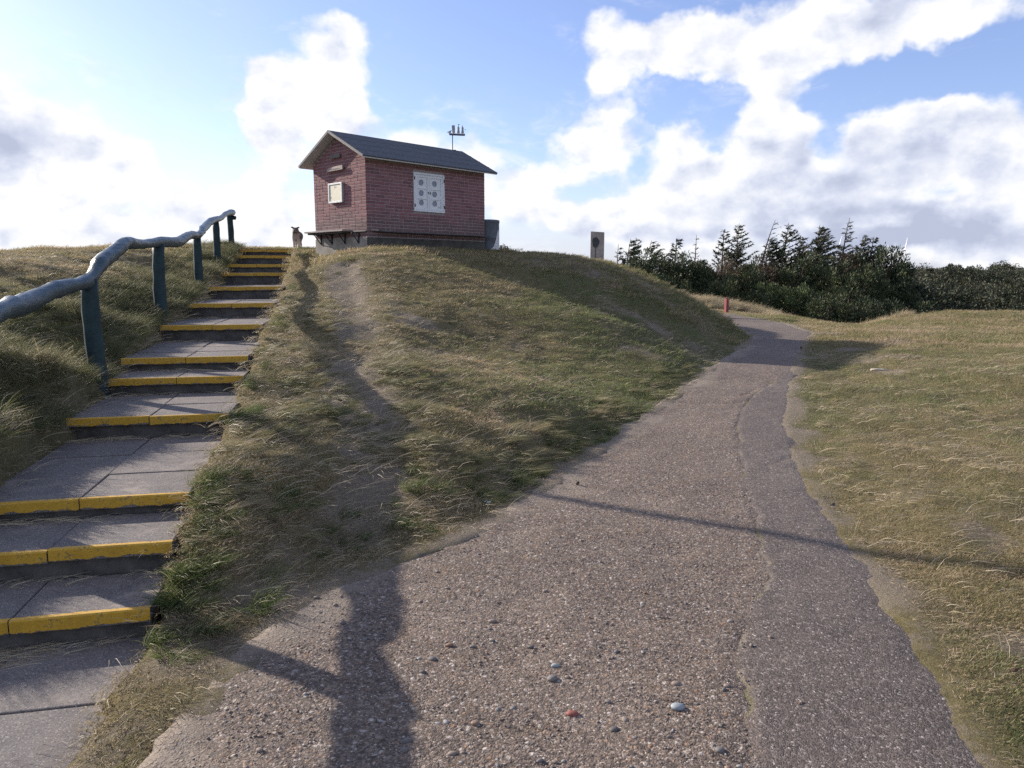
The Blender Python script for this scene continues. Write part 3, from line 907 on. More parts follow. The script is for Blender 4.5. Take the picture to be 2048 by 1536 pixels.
# edges roll down into the ground
V = np.c_[px_, py_, PZ.ravel()]
Ls = np.c_[lx2 - dirx * 0.05, ly2 - diry * 0.05, zpath(ly2) - 0.09]
Rs = np.c_[rx2 + dirx * 0.02, ry2 + diry * 0.02, zpath(ry2) - 0.10]
nv = len(V)
V = np.r_[V, Ls, Rs]
jj = (np.arange(npr - 1)[:, None] * nc + np.arange(nc - 1)[None, :]).ravel()
Q = np.c_[jj, jj + 1, jj + nc + 1, jj + nc]
i0 = np.arange(npr - 1)
Q = np.r_[Q, np.c_[nv + i0, i0 * nc, (i0 + 1) * nc, nv + i0 + 1], np.c_[i0 * nc + nc - 1, nv + npr + i0, nv + npr + i0 + 1, (i0 + 1) * nc + nc - 1]]
pme = mesh_np('path', V, Q, True)
for nm, arr in (('crk', crk), ('asph', asph), ('sand', sandp)):
    at = pme.attributes.new(nm, 'FLOAT', 'POINT')
    at.data.foreach_set('value', np.r_[arr.ravel(), np.full(2 * npr, 0.0 if nm != 'sand' else 0.3)].astype(np.float32))
path = tag(link('path', pme, M['path']), 'pebbly concrete path with a darker asphalt strip curving past the mound', kind='structure')


def path_z(x, y):
    x = np.asarray(x, float)
    y = np.asarray(y, float)
    return zpath(y) + 0.004 + (fbm(x, y, 0.9, 3, 61) - 0.5) * 0.05


# pebbles set in the concrete
def pebble_mesh(seed, sub=2):
    bm = bmesh.new()
    bmesh.ops.create_icosphere(bm, subdivisions=sub, radius=0.5)
    rr = random.Random(seed)
    sx, sy, sz = 1.0, rr.uniform(0.55, 0.8), rr.uniform(0.32, 0.5)
    k = rr.uniform(-0.25, 0.25)
    for v in bm.verts:
        v.co = Vector((v.co.x * sx, v.co.y * sy * (1 + k * v.co.x * 2), v.co.z * sz))
    me = bpy.data.meshes.new('pebble')
    bm.to_mesh(me)
    bm.free()
    for p in me.polygons:
        p.use_smooth = True
    return me


def m_pebble():
    m, t, o = mat('beach_pebble')
    rnd = t.new('ShaderNodeObjectInfo').outputs['Random']
    n = t.noise(objc(t), 5, 4, 0.6)
    c = t.ramp(rnd, [(0.0, (0.10, 0.09, 0.085)), (0.3, (0.16, 0.155, 0.155)), (0.5, (0.19, 0.15, 0.125)), (0.7, (0.24, 0.19, 0.16)), (0.82, (0.22, 0.11, 0.06)), (0.92, (0.25, 0.25, 0.25)), (1.0, (0.36, 0.34, 0.32))])
    c = t.mix(t.smooth(n, 0.4, 0.7, 0, 0.4), c, (0.10, 0.085, 0.075))
    pbsdf(t, o, c, 0.7, n, 0.2, 0.01)
    return m


M['pebble'] = m_pebble()
PEBS = [pebble_mesh(s) for s in range(4)]
for me in PEBS:
    me.materials.append(M['pebble'])
M['peb_blue'] = simple('blue_grey_pebble', (0.24, 0.27, 0.29), 0.6, 0.15, 6, 0.1)
M['peb_red'] = simple('red_pebble', (0.22, 0.07, 0.055), 0.7, 0.2, 6, 0.2)
SPOT = [(0.614, 2.554, 28), (0.177, 2.855, 17), (0.161, 2.76, 22), (0.222, 2.525, 26), (0.643, 2.716, 18), (-0.086, 3.065, 12), (-0.1, 3.171, 10), (-0.09, 3.244, 18), (-0.713, 2.674, 15), (-0.366, 2.363, 24), (-0.367, 2.319, 18), (-0.463, 2.385, 18), (0.086, 3.181, 10), (1.008, 3.244, 14), (0.701, 2.301, 20), (0.143, 2.261, 14), (0.362, 2.431, 20), (0.093, 2.267, 16), (-0.166, 2.308, 12), (-0.269, 3.025, 16), (-0.332, 2.907, 18), (0.362, 2.603, 14), (0.428, 2.38, 12), (-0.724, 2.274, 12), (-0.85, 2.301, 16), (-0.477, 2.485, 12), (-0.362, 2.809, 14), (-0.17, 3.012, 13), (-0.133, 2.47, 18), (0.57, 2.99, 9), (-0.74, 3.428, 9), (-0.201, 2.301, 20)]
rp = random.Random(11)
for k, (x, y, wpx) in enumerate(SPOT):
    d = wpx * y * 1.12 / 1490.0
    me = PEBS[k % 4]
    if k in (0, 1, 3):
        me = PEBS[k % 4].copy()
        me.materials.clear()
        me.materials.append(M['peb_red'] if k == 3 else M['peb_blue'])
    o = link('pebble', me, None, path, (x, y, float(path_z(x, y)) + d * 0.10), (0, 0, rp.uniform(-0.6, 0.6)))
    o.scale = (d, d, d)
for k in range(170):
    y = 2.15 + 2.2 * rp.random() ** 1.5
    x = rp.uniform(-1.0, 1.15)
    d = rp.choice((0.014, 0.016, 0.018, 0.022, 0.028))
    o = link('pebble', PEBS[rp.randrange(4)], None, path, (x, y, float(path_z(x, y)) + d * 0.06), (0, 0, rp.uniform(0, 3.1)))
    o.scale = (d, d, d)


# ------------------------------------------------------------------ scatter (geometry nodes instances of meshes kept out of the scene)
def scatter(name, P, ROT, S, IDX, sources, **kw):
    coll = bpy.data.collections.new(name + '_sources')
    for i, (me) in enumerate(sources):
        so = bpy.data.objects.new('%s_source_%02d' % (name, i), me)
        coll.objects.link(so)
    me = bpy.data.meshes.new(name)
    n = len(P)
    me.vertices.add(n)
    me.vertices.foreach_set('co', np.asarray(P, np.float32).ravel())
    a = me.attributes.new('rot', 'FLOAT_VECTOR', 'POINT')
    a.data.foreach_set('vector', np.asarray(ROT, np.float32).ravel())
    a = me.attributes.new('scl', 'FLOAT', 'POINT')
    a.data.foreach_set('value', np.asarray(S, np.float32).ravel())
    a = me.attributes.new('pick', 'INT', 'POINT')
    a.data.foreach_set('value', np.asarray(IDX, np.int32).ravel())
    me.update()
    o = link(name, me)
    g = bpy.data.node_groups.new(name, 'GeometryNodeTree')
    g.interface.new_socket('Geometry', in_out='INPUT', socket_type='NodeSocketGeometry')
    g.interface.new_socket('Geometry', in_out='OUTPUT', socket_type='NodeSocketGeometry')
    N = g.nodes
    gi, go = N.new('NodeGroupInput'), N.new('NodeGroupOutput')
    ci = N.new('GeometryNodeCollectionInfo')
    ci.inputs['Collection'].default_value = coll
    ci.inputs['Separate Children'].default_value = True
    ci.inputs['Reset Children'].default_value = True
    ip = N.new('GeometryNodeInstanceOnPoints')
    ip.inputs['Pick Instance'].default_value = True

    def na(nm, typ):
        nd = N.new('GeometryNodeInputNamedAttribute')
        nd.data_type = typ
        nd.inputs['Name'].default_value = nm
        return nd.outputs['Attribute']
    e2r = N.new('FunctionNodeEulerToRotation')
    L = g.links
    L.new(na('rot', 'FLOAT_VECTOR'), e2r.inputs[0])
    L.new(gi.outputs[0], ip.inputs['Points'])
    L.new(ci.outputs[0], ip.inputs['Instance'])
    L.new(na('pick', 'INT'), ip.inputs['Instance Index'])
    L.new(e2r.outputs[0], ip.inputs['Rotation'])
    L.new(na('scl', 'FLOAT'), ip.inputs['Scale'])
    L.new(ip.outputs[0], go.inputs[0])
    md = o.modifiers.new('scatter', 'NODES')
    md.node_group = g
    return tag(o, kind='stuff', **kw)


rs = np.random.default_rng(7)
# fine gravel standing proud of the concrete
n = 11000
gxp = rs.uniform(-1.15, 1.6, n)
gyp = 2.1 + 4.2 * rs.random(n) ** 1.7
pdm = masks(gxp, gyp)['pd']
kfr = np.interp(gyp, [a[1] for a in PATH], [a[0] + (a[2] - a[0]) * a[4] for a in PATH])
keep = (pdm < -0.06) & (gxp < kfr + 0.05)
gxp, gyp = gxp[keep], gyp[keep]
sz = 0.005 + 0.010 * rs.random(len(gxp)) ** 2.2
grav = scatter('gravel', np.c_[gxp, gyp, path_z(gxp, gyp) + sz * 0.05], np.c_[rs.uniform(-.3, .3, len(gxp)), rs.uniform(-.3, .3, len(gxp)), rs.uniform(0, 6.28, len(gxp))], sz, rs.integers(0, 4, len(gxp)), [pebble_mesh(s + 20, 1) for s in range(4)])
for c in bpy.data.collections['gravel_sources'].objects:
    c.data.materials.append(M['pebble'])
grav.parent = path

# ------------------------------------------------------------------ steps
stairs = empty('staircase', (STEPS[0][0], STEPS[0][1], 0), label='flight of worn concrete slab steps with yellow painted edges climbing the mound', cat='stairs')
SB = Vector(stairs.location)
rstep = random.Random(3)


def slab_box(cx, cy, z, half_w, depth, thick, name='slab', mt=None, tilt=0.006):
    mb = MB()
    mb.box((-half_w, 0, -thick), (half_w, depth, 0))
    return mb.build(name, mt or M['slab'], stairs, bevel=0.006, loc=Vector((cx, cy, z)) - SB,
                    rot=(rstep.uniform(-tilt, tilt), rstep.uniform(-tilt, tilt), HEAD + rstep.uniform(-0.01, 0.01)))


def yellow_mesh(hw, seed):
    """painted wrap over a slab nose: a thin strip on top and the front face with a ragged lower edge"""
    rr = random.Random(seed)
    n = 40
    lw = 0.0
    vs_, fs_ = [], []
    for i in range(n + 1):
        x = -hw + 2 * hw * i / n
        back = 0.030 + rr.uniform(-0.004, 0.004)
        lw = 0.7 * lw + 0.3 * rr.uniform(-0.012, 0.022)
        low = -0.060 + lw
        vs_ += [(x, back, 0.0025), (x, 0.004, 0.0025), (x, -0.003, -0.004), (x, -0.003, low), (x, 0.002, low)]
    for i in range(n):
        for k in range(4):
            a = i * 5 + k
            fs_.append((a, a + 1, a + 6, a + 5))
    return vs_, fs_


for i, (x, y, z) in enumerate(STEPS):
    if i + 1 < len(STEPS):
        nx_, ny_, nz_ = STEPS[i + 1]
        run = (nx_ - x) * SF[0] + (ny_ - y) * SF[1]
        lat = (nx_ - x) * SE[0] + (ny_ - y) * SE[1]
    else:
        run, lat = 1.7, -0.1
    r_ = 0.0
    first = True
    while r_ < run + 0.02:
        dep = min(0.55, run + 0.03 - r_)
        if dep < 0.08:
            break
        f = r_ / max(run, 0.01)
        cx = x + SF[0] * r_ + SE[0] * lat * f
        cy = y + SF[1] * r_ + SE[1] * lat * f
        for sgn in (-1, 1):
            hw = HALF / 2 - 0.004
            zj = z + rstep.uniform(-0.004, 0.004)
            s_o = slab_box(cx + SE[0] * sgn * HALF / 2, cy + SE[1] * sgn * HALF / 2, zj, hw, dep - 0.012, 0.065)
            if first:
                vs_, fs_ = yellow_mesh(hw + 0.001, i * 2 + sgn)
                mb = MB()
                mb.add(vs_, fs_)
                mb.build('yellow_edge', M['yellow'], s_o)
        first = False
        r_ += dep
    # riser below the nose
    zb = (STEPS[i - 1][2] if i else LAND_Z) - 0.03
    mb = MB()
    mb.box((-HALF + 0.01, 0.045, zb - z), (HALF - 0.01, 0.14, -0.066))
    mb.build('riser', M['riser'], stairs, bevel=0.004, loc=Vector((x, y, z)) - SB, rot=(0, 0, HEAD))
# landing slabs at the foot
fx0, fy0 = STEPS[0][0], STEPS[0][1] + 0.05
for k in range(4):
    for sgn in (-1, 1):
        cx = fx0 - SF[0] * 0.56 * (k + 1) + SE[0] * sgn * HALF / 2
        cy = fy0 - SF[1] * 0.56 * (k + 1) + SE[1] * sgn * HALF / 2
        slab_box(cx, cy, LAND_Z + rstep.uniform(-0.004, 0.004), HALF / 2 - 0.004, 0.55, 0.06)

# ------------------------------------------------------------------ handrail
rail = empty('handrail', (POSTS[0][0], POSTS[0][1], POSTS[0][2]), label='crooked dark log handrail on rough posts running up beside the yellow-edged steps', cat='handrail')
RB = Vector(rail.location)


def catmull(pts, sub=6):
    P_ = [Vector(p) for p in pts]
    P_ = [P_[0] * 2 - P_[1]] + P_ + [P_[-1] * 2 - P_[-2]]
    out = []
    for i in range(1, len(P_) - 2):
        for k in range(sub):
            t = k / sub
            a, b, c, d = P_[i - 1:i + 3]
            out.append(0.5 * ((2 * b) + (c - a) * t + (2 * a - 5 * b + 4 * c - d) * t * t + (3 * b - a - 3 * c + d) * t ** 3))
    out.append(P_[-2])
    return out


rr = random.Random(5)
cp = [p - RB for p in catmull(RAIL, 7)]
rads, knot = [], 0
for i in range(len(cp)):
    if rr.random() < 0.09:
        knot = 1.0
    knot *= 0.55
    rads.append(0.060 + 0.008 * math.sin(i * 0.23) + 0.020 * knot + rr.uniform(-0.003, 0.003))
cp = [p + Vector((math.sin(i * 0.31) * 0.012, 0, math.sin(i * 0.47 + 1) * 0.012)) for i, p in enumerate(cp)]
mb = MB()
mb.tube(cp, rads, 16, seed=2, rough=0.07)
mb.build('rail_log', M['rail'], rail, smooth=True)
for k, (x, y, z0, z1) in enumerate(POSTS):
    mb = MB()
    r0 = 0.073 - 0.004 * (k > 2)
    lean = rr.uniform(-0.02, 0.02)
    pts, rd = [], []
    for i in range(9):
        t = i / 8
        pts.append((lean * t + 0.006 * math.sin(5 * t + k), 0.004 * math.cos(4 * t + k), -0.35 + (z1 - z0 + 0.36) * t))
        rd.append(r0 * (1.05 - 0.12 * t) * (1 + 0.05 * math.sin(3.1 * i + k)))
    mb.tube(pts, rd, 12, seed=k, rough=0.05)
    mb.build('post', M['post'], rail, smooth=True, loc=Vector((x, y, z0)) - RB)
x, y, z0, z1 = POSTS[-1]
mb = MB()
mb.tube([(0.02, 0, 0.70), (0.09, 0.0, 0.71), (0.135, 0.0, 0.70)], [0.048, 0.05, 0.046], 10)
mb.build('branch_stub', M['post'], rail, smooth=True, loc=Vector((x, y, z0)) - RB)

# ------------------------------------------------------------------ brick house
house = empty('brick_house', tuple(HA), HYAW, label='small red brick hut with dark felt gable roof standing on top of the mound', cat='building')
Hh, Hr = HH, HRH
wb = -0.25
mb = MB()
inn = 0.0015
gx0, gx1 = inn, HL - inn
mb.v = [(gx0, inn, wb), (gx0, HW - inn, wb), (gx0, HW - inn, Hh - 0.01), (gx0, HW / 2, Hr - 0.02), (gx0, inn, Hh - 0.01)]
mb.v += [(gx1, b, c) for (a, b, c) in mb.v]
mb.f = [(0, 4, 3, 2, 1), (5, 6, 7, 8, 9), (0, 5, 9, 4), (1, 2, 7, 6), (2, 3, 8, 7), (3, 4, 9, 8), (0, 1, 6, 5)]
wall = mb.build('wall', M['mortar'], house)
CO = 0.0667
BW, BD, BHt = 0.228, 0.108, 0.0545
_bm_cache = {}


def brick_mesh(length):
    key = round(length, 3)
    if key not in _bm_cache:
        m_ = MB()
        l2 = key / 2
        b = 0.004
        # front face chamfered so that each brick shows a soft edge
        m_.v = [(-l2, 0.03, -BHt / 2), (l2, 0.03, -BHt / 2), (l2, 0.03, BHt / 2), (-l2, 0.03, BHt / 2),
                (-l2, -0.001, -BHt / 2), (l2, -0.001, -BHt / 2), (l2, -0.001, BHt / 2), (-l2, -0.001, BHt / 2),
                (-l2 + b, -0.004, -BHt / 2 + b), (l2 - b, -0.004, -BHt / 2 + b), (l2 - b, -0.004, BHt / 2 - b), (-l2 + b, -0.004, BHt / 2 - b)]
        m_.f = [(4, 5, 9, 8), (5, 6, 10, 9), (6, 7, 11, 10), (7, 4, 8, 11), (8, 9, 10, 11), (0, 1, 5, 4), (1, 2, 6, 5), (2, 3, 7, 6), (3, 0, 4, 7)]
        me = m_.mesh('brick')
        me.materials.append(M['brick'])
        _bm_cache[key] = me
    return _bm_cache[key]


WIN = (1.235, 0.815, 2.112, 1.648)


def course_layout(length, row, seed):
    """stretchers and headers of one course, as (start, end)"""
    r_ = random.Random(seed * 131 + row)
    x, out = 0.0, []
    off = (row % 2) * 0.5 * (BW + 0.012)
    if off:
        out.append((0, off - 0.012))
        x = off
    while x < length - 0.02:
        l_ = BW if r_.random() < 0.72 else BD
        e_ = min(x + l_, length)
        if length - e_ < 0.05:
            e_ = length
        out.append((x, e_))
        x = e_ + 0.012
    return out


nbricks = 0
stuff_b = MB()
rb = random.Random(8)


def stuff_brick(M4, l):
    me = brick_mesh(l)
    stuff_b.add([M4 @ v.co for v in me.vertices], [tuple(p.vertices) for p in me.polygons])


zc0 = 0.235
rows_long = int((Hh - 0.03 - zc0) / CO) + 1
cand = []
for r_ in range(rows_long):
    zc = zc0 + CO / 2 + r_ * CO
    if zc + BHt / 2 > Hh - 0.05:
        break
    for a, b in course_layout(HL, r_, 1):
        segs = [(a, b)]
        if zc + BHt / 2 > WIN[1] - 0.01 and zc - BHt / 2 < WIN[3] + 0.01:
            segs = []
            if a < WIN[0] - 0.02:
                segs.append((a, min(b, WIN[0] - 0.006)))
            if b > WIN[2] + 0.02:
                segs.append((max(a, WIN[2] + 0.006), b))
        for c, d in segs:
            if d - c > 0.025:
                cand.append((c, d, zc))
cand.sort(key=lambda q: -(q[1] - q[0]) / (1 + 0.04 * q[0]))
for k, (a, b, zc) in enumerate(cand):
    yoff = rb.uniform(-0.0025, 0.0025)
    if k < 298:
        link('brick', brick_mesh(b - a), None, wall, ((a + b) / 2, yoff, zc), (0, 0, rb.uniform(-0.006, 0.006)))
    else:
        stuff_brick(Matrix.Translation(((a + b) / 2, yoff, zc)), b - a)
# gable end and hidden sides
tp = (HRH - HH) / (HW / 2)
for face in ('gable', 'back', 'rear'):
    ln = HW if face != 'back' else HL
    for r_ in range(40):
        zc = zc0 + CO / 2 + r_ * CO
        if zc + BHt / 2 > (HRH - 0.06 if face != 'back' else HH - 0.05):
            break
        ins_ = max(0.0, (zc + BHt / 2 - HH + 0.02) / tp)
        for a, b in course_layout(ln, r_, {'gable': 2, 'back': 3, 'rear': 4}[face]):
            if face != 'back':
                a, b = max(a, ins_), min(b, ln - ins_)
            if b - a < 0.03:
                continue
            mm = (a + b) / 2
            yo = rb.uniform(-0.0025, 0.0025)
            if face == 'gable':
                X = Matrix.Translation((yo, HW - mm, zc)) @ Matrix.Rotation(-math.pi / 2, 4, 'Z')
            elif face == 'rear':
                X = Matrix.Translation((HL - yo, mm, zc)) @ Matrix.Rotation(math.pi / 2, 4, 'Z')
            else:
                X = Matrix.Translation((HL - mm, HW - yo, zc)) @ Matrix.Rotation(math.pi, 4, 'Z')
            stuff_brick(X, b - a)
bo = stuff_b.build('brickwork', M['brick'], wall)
tag(bo, kind='stuff')
# plinth
mb = MB()
mb.box((-0.012, 0.0, -0.3), (HL + 0.012, HW + 0.012, zc0 - 0.012))
mb.build('plinth', M['plinth'], house, bevel=0.01)
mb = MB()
mb.box((-0.008, -0.014, -0.3), (HL + 0.008, -0.0015, zc0 - 0.014))  # thin front panel that carries the painted shade of the long side
mb.build('plinth', M['shaded_plinth'], house, bevel=0.004)  # added panel for the painted shade, in front of the real plinth
# ledges
mb = MB()
mb.box((-0.27, 0.50, 0.352), (-0.009, HW + 0.04, 0.385))
mb.build('ledge', M['ledge'], house, bevel=0.004)
mb = MB()
mb.box((-0.20, 0.62, 0.318), (-0.009, HW + 0.02, 0.349))
mb.build('ledge_bearer', M['lead'], house, bevel=0.003)
mb = MB()
mb.box((0.07, -0.075, 0.352), (0.245, -0.009, 0.380))
mb.build('ledge', M['ledge'], house, bevel=0.004)
mb = MB()
mb.prism([(0.26, -0.009, 0.368), (0.26, -0.21, 0.352), (0.26, -0.21, 0.330), (0.26, -0.009, 0.338)], (HL - 0.24, 0, 0))
mb.prism([(-0.009, 0.0, 0.362), (-0.055, 0.0, 0.345), (-0.055, 0.0, 0.335), (-0.009, 0.0, 0.335)], (0, 0.505, 0))
mb.build('flashing', M['lead'], house)
for k, b_ in enumerate((0.28, 0.78, 1.28, 1.72)):
    mb = MB()
    mb.box((-0.036, b_ - 0.014, 0.10), (-0.006, b_ + 0.014, 0.318))
    mb.box((-0.20, b_ - 0.014, 0.300), (-0.036, b_ + 0.014, 0.318))
    mb.add([(-0.19, b_ - 0.008, 0.302), (-0.17, b_ - 0.008, 0.302), (-0.036, b_ - 0.008, 0.14), (-0.036, b_ - 0.008, 0.115), (-0.19, b_ + 0.008, 0.302), (-0.17, b_ + 0.008, 0.302), (-0.036, b_ + 0.008, 0.14), (-0.036, b_ + 0.008, 0.115)], [(0, 1, 2, 3), (7, 6, 5, 4), (0, 4, 5, 1), (1, 5, 6, 2), (2, 6, 7, 3), (3, 7, 4, 0)])
    mb.build('bracket', M['iron'], house)
# roof: two felt slopes with thickness, pale soffit boards below
so, gf, gb = 0.246, 0.213, 0.20
ov = HW / 2 + so
for sgn in (1, -1):
    mb = MB()
    yc = HW / 2
    e0 = Vector((0, yc, HRH + 0.075))
    e1 = Vector((0, yc - sgn * ov, HRH + 0.075 - tp * ov))
    nrm = Vector((0, -sgn * tp, 1)).normalized()
    th = nrm * -0.028
    q = [e0, e1, e1 + th, e0 + Vector((0, 0, -0.028 / nrm.z))]
    prof = [Vector((-gf, p.y, p.z)) for p in q]
    mb.prism(prof if sgn > 0 else list(reversed(prof)), (HL + gf + gb, 0, 0))
    # felt laps and a small roll at the eave
    for k in range(1, 4):
        f_ = k / 4
        p_ = e0.lerp(e1, f_)
        pr = [p_ + nrm * 0.001, p_ + nrm * 0.007, p_ + (e1 - e0).normalized() * 0.03 + nrm * 0.001]
        pr = [Vector((-gf, p.y, p.z)) for p in pr]
        mb.prism(pr, (HL + gf + gb, 0, 0))
    ro = mb.build('roof', M['felt'], house)
    mb = MB()
    q = [e0 + Vector((0, 0, -0.032 / nrm.z)), e1 + th * 1.1, e1 + th * 1.9, e0 + Vector((0, 0, -0.058 / nrm.z))]
    prof = [Vector((-gf + 0.004, p.y, p.z)) for p in q]
    mb.prism(prof if sgn > 0 else list(reversed(prof)), (HL + gf + gb - 0.008, 0, 0))
    mb.build('soffit', M['soffit'], house)
    # bargeboard edge strip
    mb = MB()
    q = [e0 + nrm * 0.004, e1 + nrm * 0.004, e1 + th * 1.5, e0 + th * 1.6]
    prof = [Vector((-gf - 0.016, p.y, p.z)) for p in q]
    mb.prism(prof if sgn > 0 else list(reversed(prof)), (0.015, 0, 0))
    mb.build('bargeboard', M['barge'], house)
mb = MB()
mb.box((0.09, -0.035, HH - 0.055), (HL + 0.01, -0.008, HH + 0.0))
mb.build('fascia_board', M['fascia'], house)
mb = MB()
mb.box((0.09, -0.04, HH - 0.052), (0.24, -0.0355, HH - 0.004))
mb.build('fascia_board', M['white_paint'], house)
# shuttered window with six round lights
win = empty('window', (0, 0, 0))
win.parent = house
wx0, wz0, wx1, wz1 = WIN
ft = 0.045
mb = MB()
mb.box((wx0, -0.03, wz0), (wx0 + ft, 0.03, wz1))
mb.box((wx1 - ft, -0.03, wz0), (wx1, 0.03, wz1))
mb.box((wx0 + ft + .0005, -0.028, wz1 - ft), (wx1 - ft - .0005, 0.03, wz1))
mb.box((wx0 + ft + .0005, -0.040, wz0), (wx1 - ft - .0005, 0.03, wz0 + ft * 0.8))
mb.build('window_frame', M['white_paint'], win, bevel=0.004)
mid_x = (wx0 + wx1) / 2
for s in (0, 1):
    a = wx0 + ft + 0.003 if s == 0 else mid_x + 0.002
    b = mid_x - 0.002 if s == 0 else wx1 - ft - 0.003
    z0_, z1_ = wz0 + ft * 0.8 + 0.004, wz1 - ft - 0.003
    st = 0.05
    mb = MB()
    mb.box((a, -0.022, z0_), (a + st, 0.02, z1_))
    mb.box((b - st, -0.022, z0_), (b, 0.02, z1_))
    mb.box((a + st + .0005, -0.021, z1_ - st), (b - st - .0005, 0.02, z1_))
    mb.box((a + st + .0005, -0.021, z0_), (b - st - .0005, 0.02, z0_ + st))
    hz = (z1_ - z0_ - 2 * st)
    cuts = [z0_ + st + hz * 0.30, z0_ + st + hz * 0.63]
    for cz in cuts:
        mb.box((a + st + .0005, -0.016, cz - 0.009), (b - st - .0005, 0.02, cz + 0.009))
    mb.build('sash', M['white_paint'], win, bevel=0.003)
    mb = MB()
    mb.box((a + st, -0.004, z0_ + st), (b - st, 0.012, z1_ - st))
    mb.build('shutter_panel', M['white_paint'], win)
    bounds = [z0_ + st] + cuts + [z1_ - st]
    for k in range(3):
        zc = (bounds[k] + bounds[k + 1]) / 2 + (0.01 if k else 0.012)
        xc = (a + b) / 2 - (0.025 if s == 0 else 0.035)
        mb = MB()
        n_ = 24
        ring_o = [(xc + 0.062 * math.cos(t * 2 * math.pi / n_), -0.012, zc + 0.062 * math.sin(t * 2 * math.pi / n_)) for t in range(n_)]
        ring_i = [(xc + 0.050 * math.cos(t * 2 * math.pi / n_), -0.012, zc + 0.050 * math.sin(t * 2 * math.pi / n_)) for t in range(n_)]
        ring_b = [(p[0], -0.003, p[2]) for p in ring_o]
        ring_c = [(p[0], -0.006, p[2]) for p in ring_i]
        mb.add(ring_o + ring_i + ring_b + ring_c, [(i, n_ + i, n_ + (i + 1) % n_, (i + 1) % n_) for i in range(n_)] + [(2 * n_ + i, i, (i + 1) % n_, 2 * n_ + (i + 1) % n_) for i in range(n_)] + [(n_ + i, 3 * n_ + i, 3 * n_ + (i + 1) % n_, n_ + (i + 1) % n_) for i in range(n_)])
        mb.add(ring_c, [tuple(range(n_))])
        mb.build('porthole', M['glass'], win)
for (a, z) in ((wx0 + 0.008, wz1 - 0.13), (wx0 + 0.008, wz0 + 0.13), (wx1 - 0.028, wz1 - 0.13), (wx1 - 0.028, wz0 + 0.13)):
    mb = MB()
    mb.box((a, -0.042, z - 0.033), (a + 0.02, -0.0305, z + 0.033))
    mb.build('hinge', M['iron'], win, bevel=0.002)
for a in (mid_x - 0.028, mid_x + 0.028):
    mb = MB()
    mb.box((a - 0.007, -0.034, (wz0 + wz1) / 2 - 0.03), (a + 0.007, -0.0225, (wz0 + wz1) / 2 + 0.02))
    mb.build('latch', M['iron'], win, bevel=0.002)
mb = MB()
gxs = wx1 - 0.20
pts = [(gxs, 0.915), (gxs + 0.02, 0.945), (gxs + 0.045, 0.955), (gxs + 0.03, 0.93), (gxs + 0.055, 0.92), (gxs + 0.075, 0.95), (gxs + 0.10, 0.945), (gxs + 0.085, 0.92), (gxs + 0.11, 0.912)]
mb.tube([(p[0], -0.0065, p[1]) for p in pts], 0.0035, 5)
mb.build('graffiti_scrawl', M['ink'], win)

# weathervane on the ridge
def house_pt(a, b, z):
    p = HA[:2] + HU * a + HN * b
    return Vector((p[0], p[1], HA[2] + z))


vane_p = house_pt(3.27, HW / 2, HRH + 0.07)
vane = empty('weathervane', vane_p, 0.12, label='three-masted sailing ship weathervane on a thin pole above the roof ridge', cat='weathervane')
mb = MB()
mb.tube([(0, 0, -0.03), (0, 0, 0.34)], 0.011, 8)
mb.box((-0.05, -0.02, -0.03), (0.08, 0.02, 0.004))
mb.build('pole', M['iron'], vane)
mb = MB()
HS = [(-0.09, 0.385), (-0.07, 0.345), (0.30, 0.338), (0.305, 0.372), (0.25, 0.368), (0.05, 0.375)]
mb.prism([(a, -0.02, z) for a, z in HS], (0, 0.04, 0))
mb.build('hull', M['hull'], vane, bevel=0.004)
mb = MB()
mb.prism([(-0.098, -0.022, 0.398), (-0.09, -0.022, 0.386), (0.05, -0.022, 0.376), (0.305, -0.022, 0.373), (0.305, -0.022, 0.386), (0.05, -0.022, 0.389)], (0, 0.044, 0))
mb.build('gunwale', M['white_paint'], vane)
for k, (mx_, h_) in enumerate(((0.03, 0.20), (0.145, 0.23), (0.245, 0.20))):
    mb = MB()
    mb.tube([(mx_, 0, 0.37), (mx_, 0, 0.38 + h_)], 0.006, 6)
    mb.build('mast', M['iron'], vane)
    zz = 0.395
    if k == 0:
        prof = [(mx_ - 0.03, zz), (mx_ + 0.032, zz), (mx_ + 0.035, zz + 0.10), (mx_ + 0.028, zz + 0.185), (mx_ - 0.048, zz + 0.18), (mx_ - 0.042, zz + 0.10)]
    else:
        prof = [(mx_ - 0.035, zz), (mx_ + 0.034, zz), (mx_ + 0.024, zz + 0.10), (mx_ + 0.03, zz + 0.125), (mx_ - 0.006, zz + 0.175), (mx_ - 0.026, zz + 0.12), (mx_ - 0.02, zz + 0.10)]
    mb = MB()
    mb.prism([(a, -0.006, z) for a, z in prof], (0, 0.012, 0))
    mb.build('sail', M['sail'], vane)
mb = MB()
mb.prism([(-0.14, -0.005, 0.408), (-0.04, -0.005, 0.40), (-0.015, -0.005, 0.47)], (0, 0.01, 0))
mb.build('sail', M['sail'], vane)
mb = MB()
mb.prism([(0.147, -0.003, 0.612), (0.147, -0.003, 0.588), (0.185, -0.003, 0.598)], (0, 0.006, 0))
mb.prism([(0.30, -0.003, 0.492), (0.30, -0.003, 0.468), (0.335, -0.003, 0.48)], (0, 0.006, 0))
mb.build('pennant', M['hull'], vane)

# signs and notice board on the gable
def on_gable(name, b, z, **kw):
    p = HA[:2] + HN * b
    return empty(name, (p[0], p[1], HA[2] + z), HYAW - math.pi / 2, **kw)
# local axes there: +x runs towards the near corner (decreasing b), -y points out of the wall


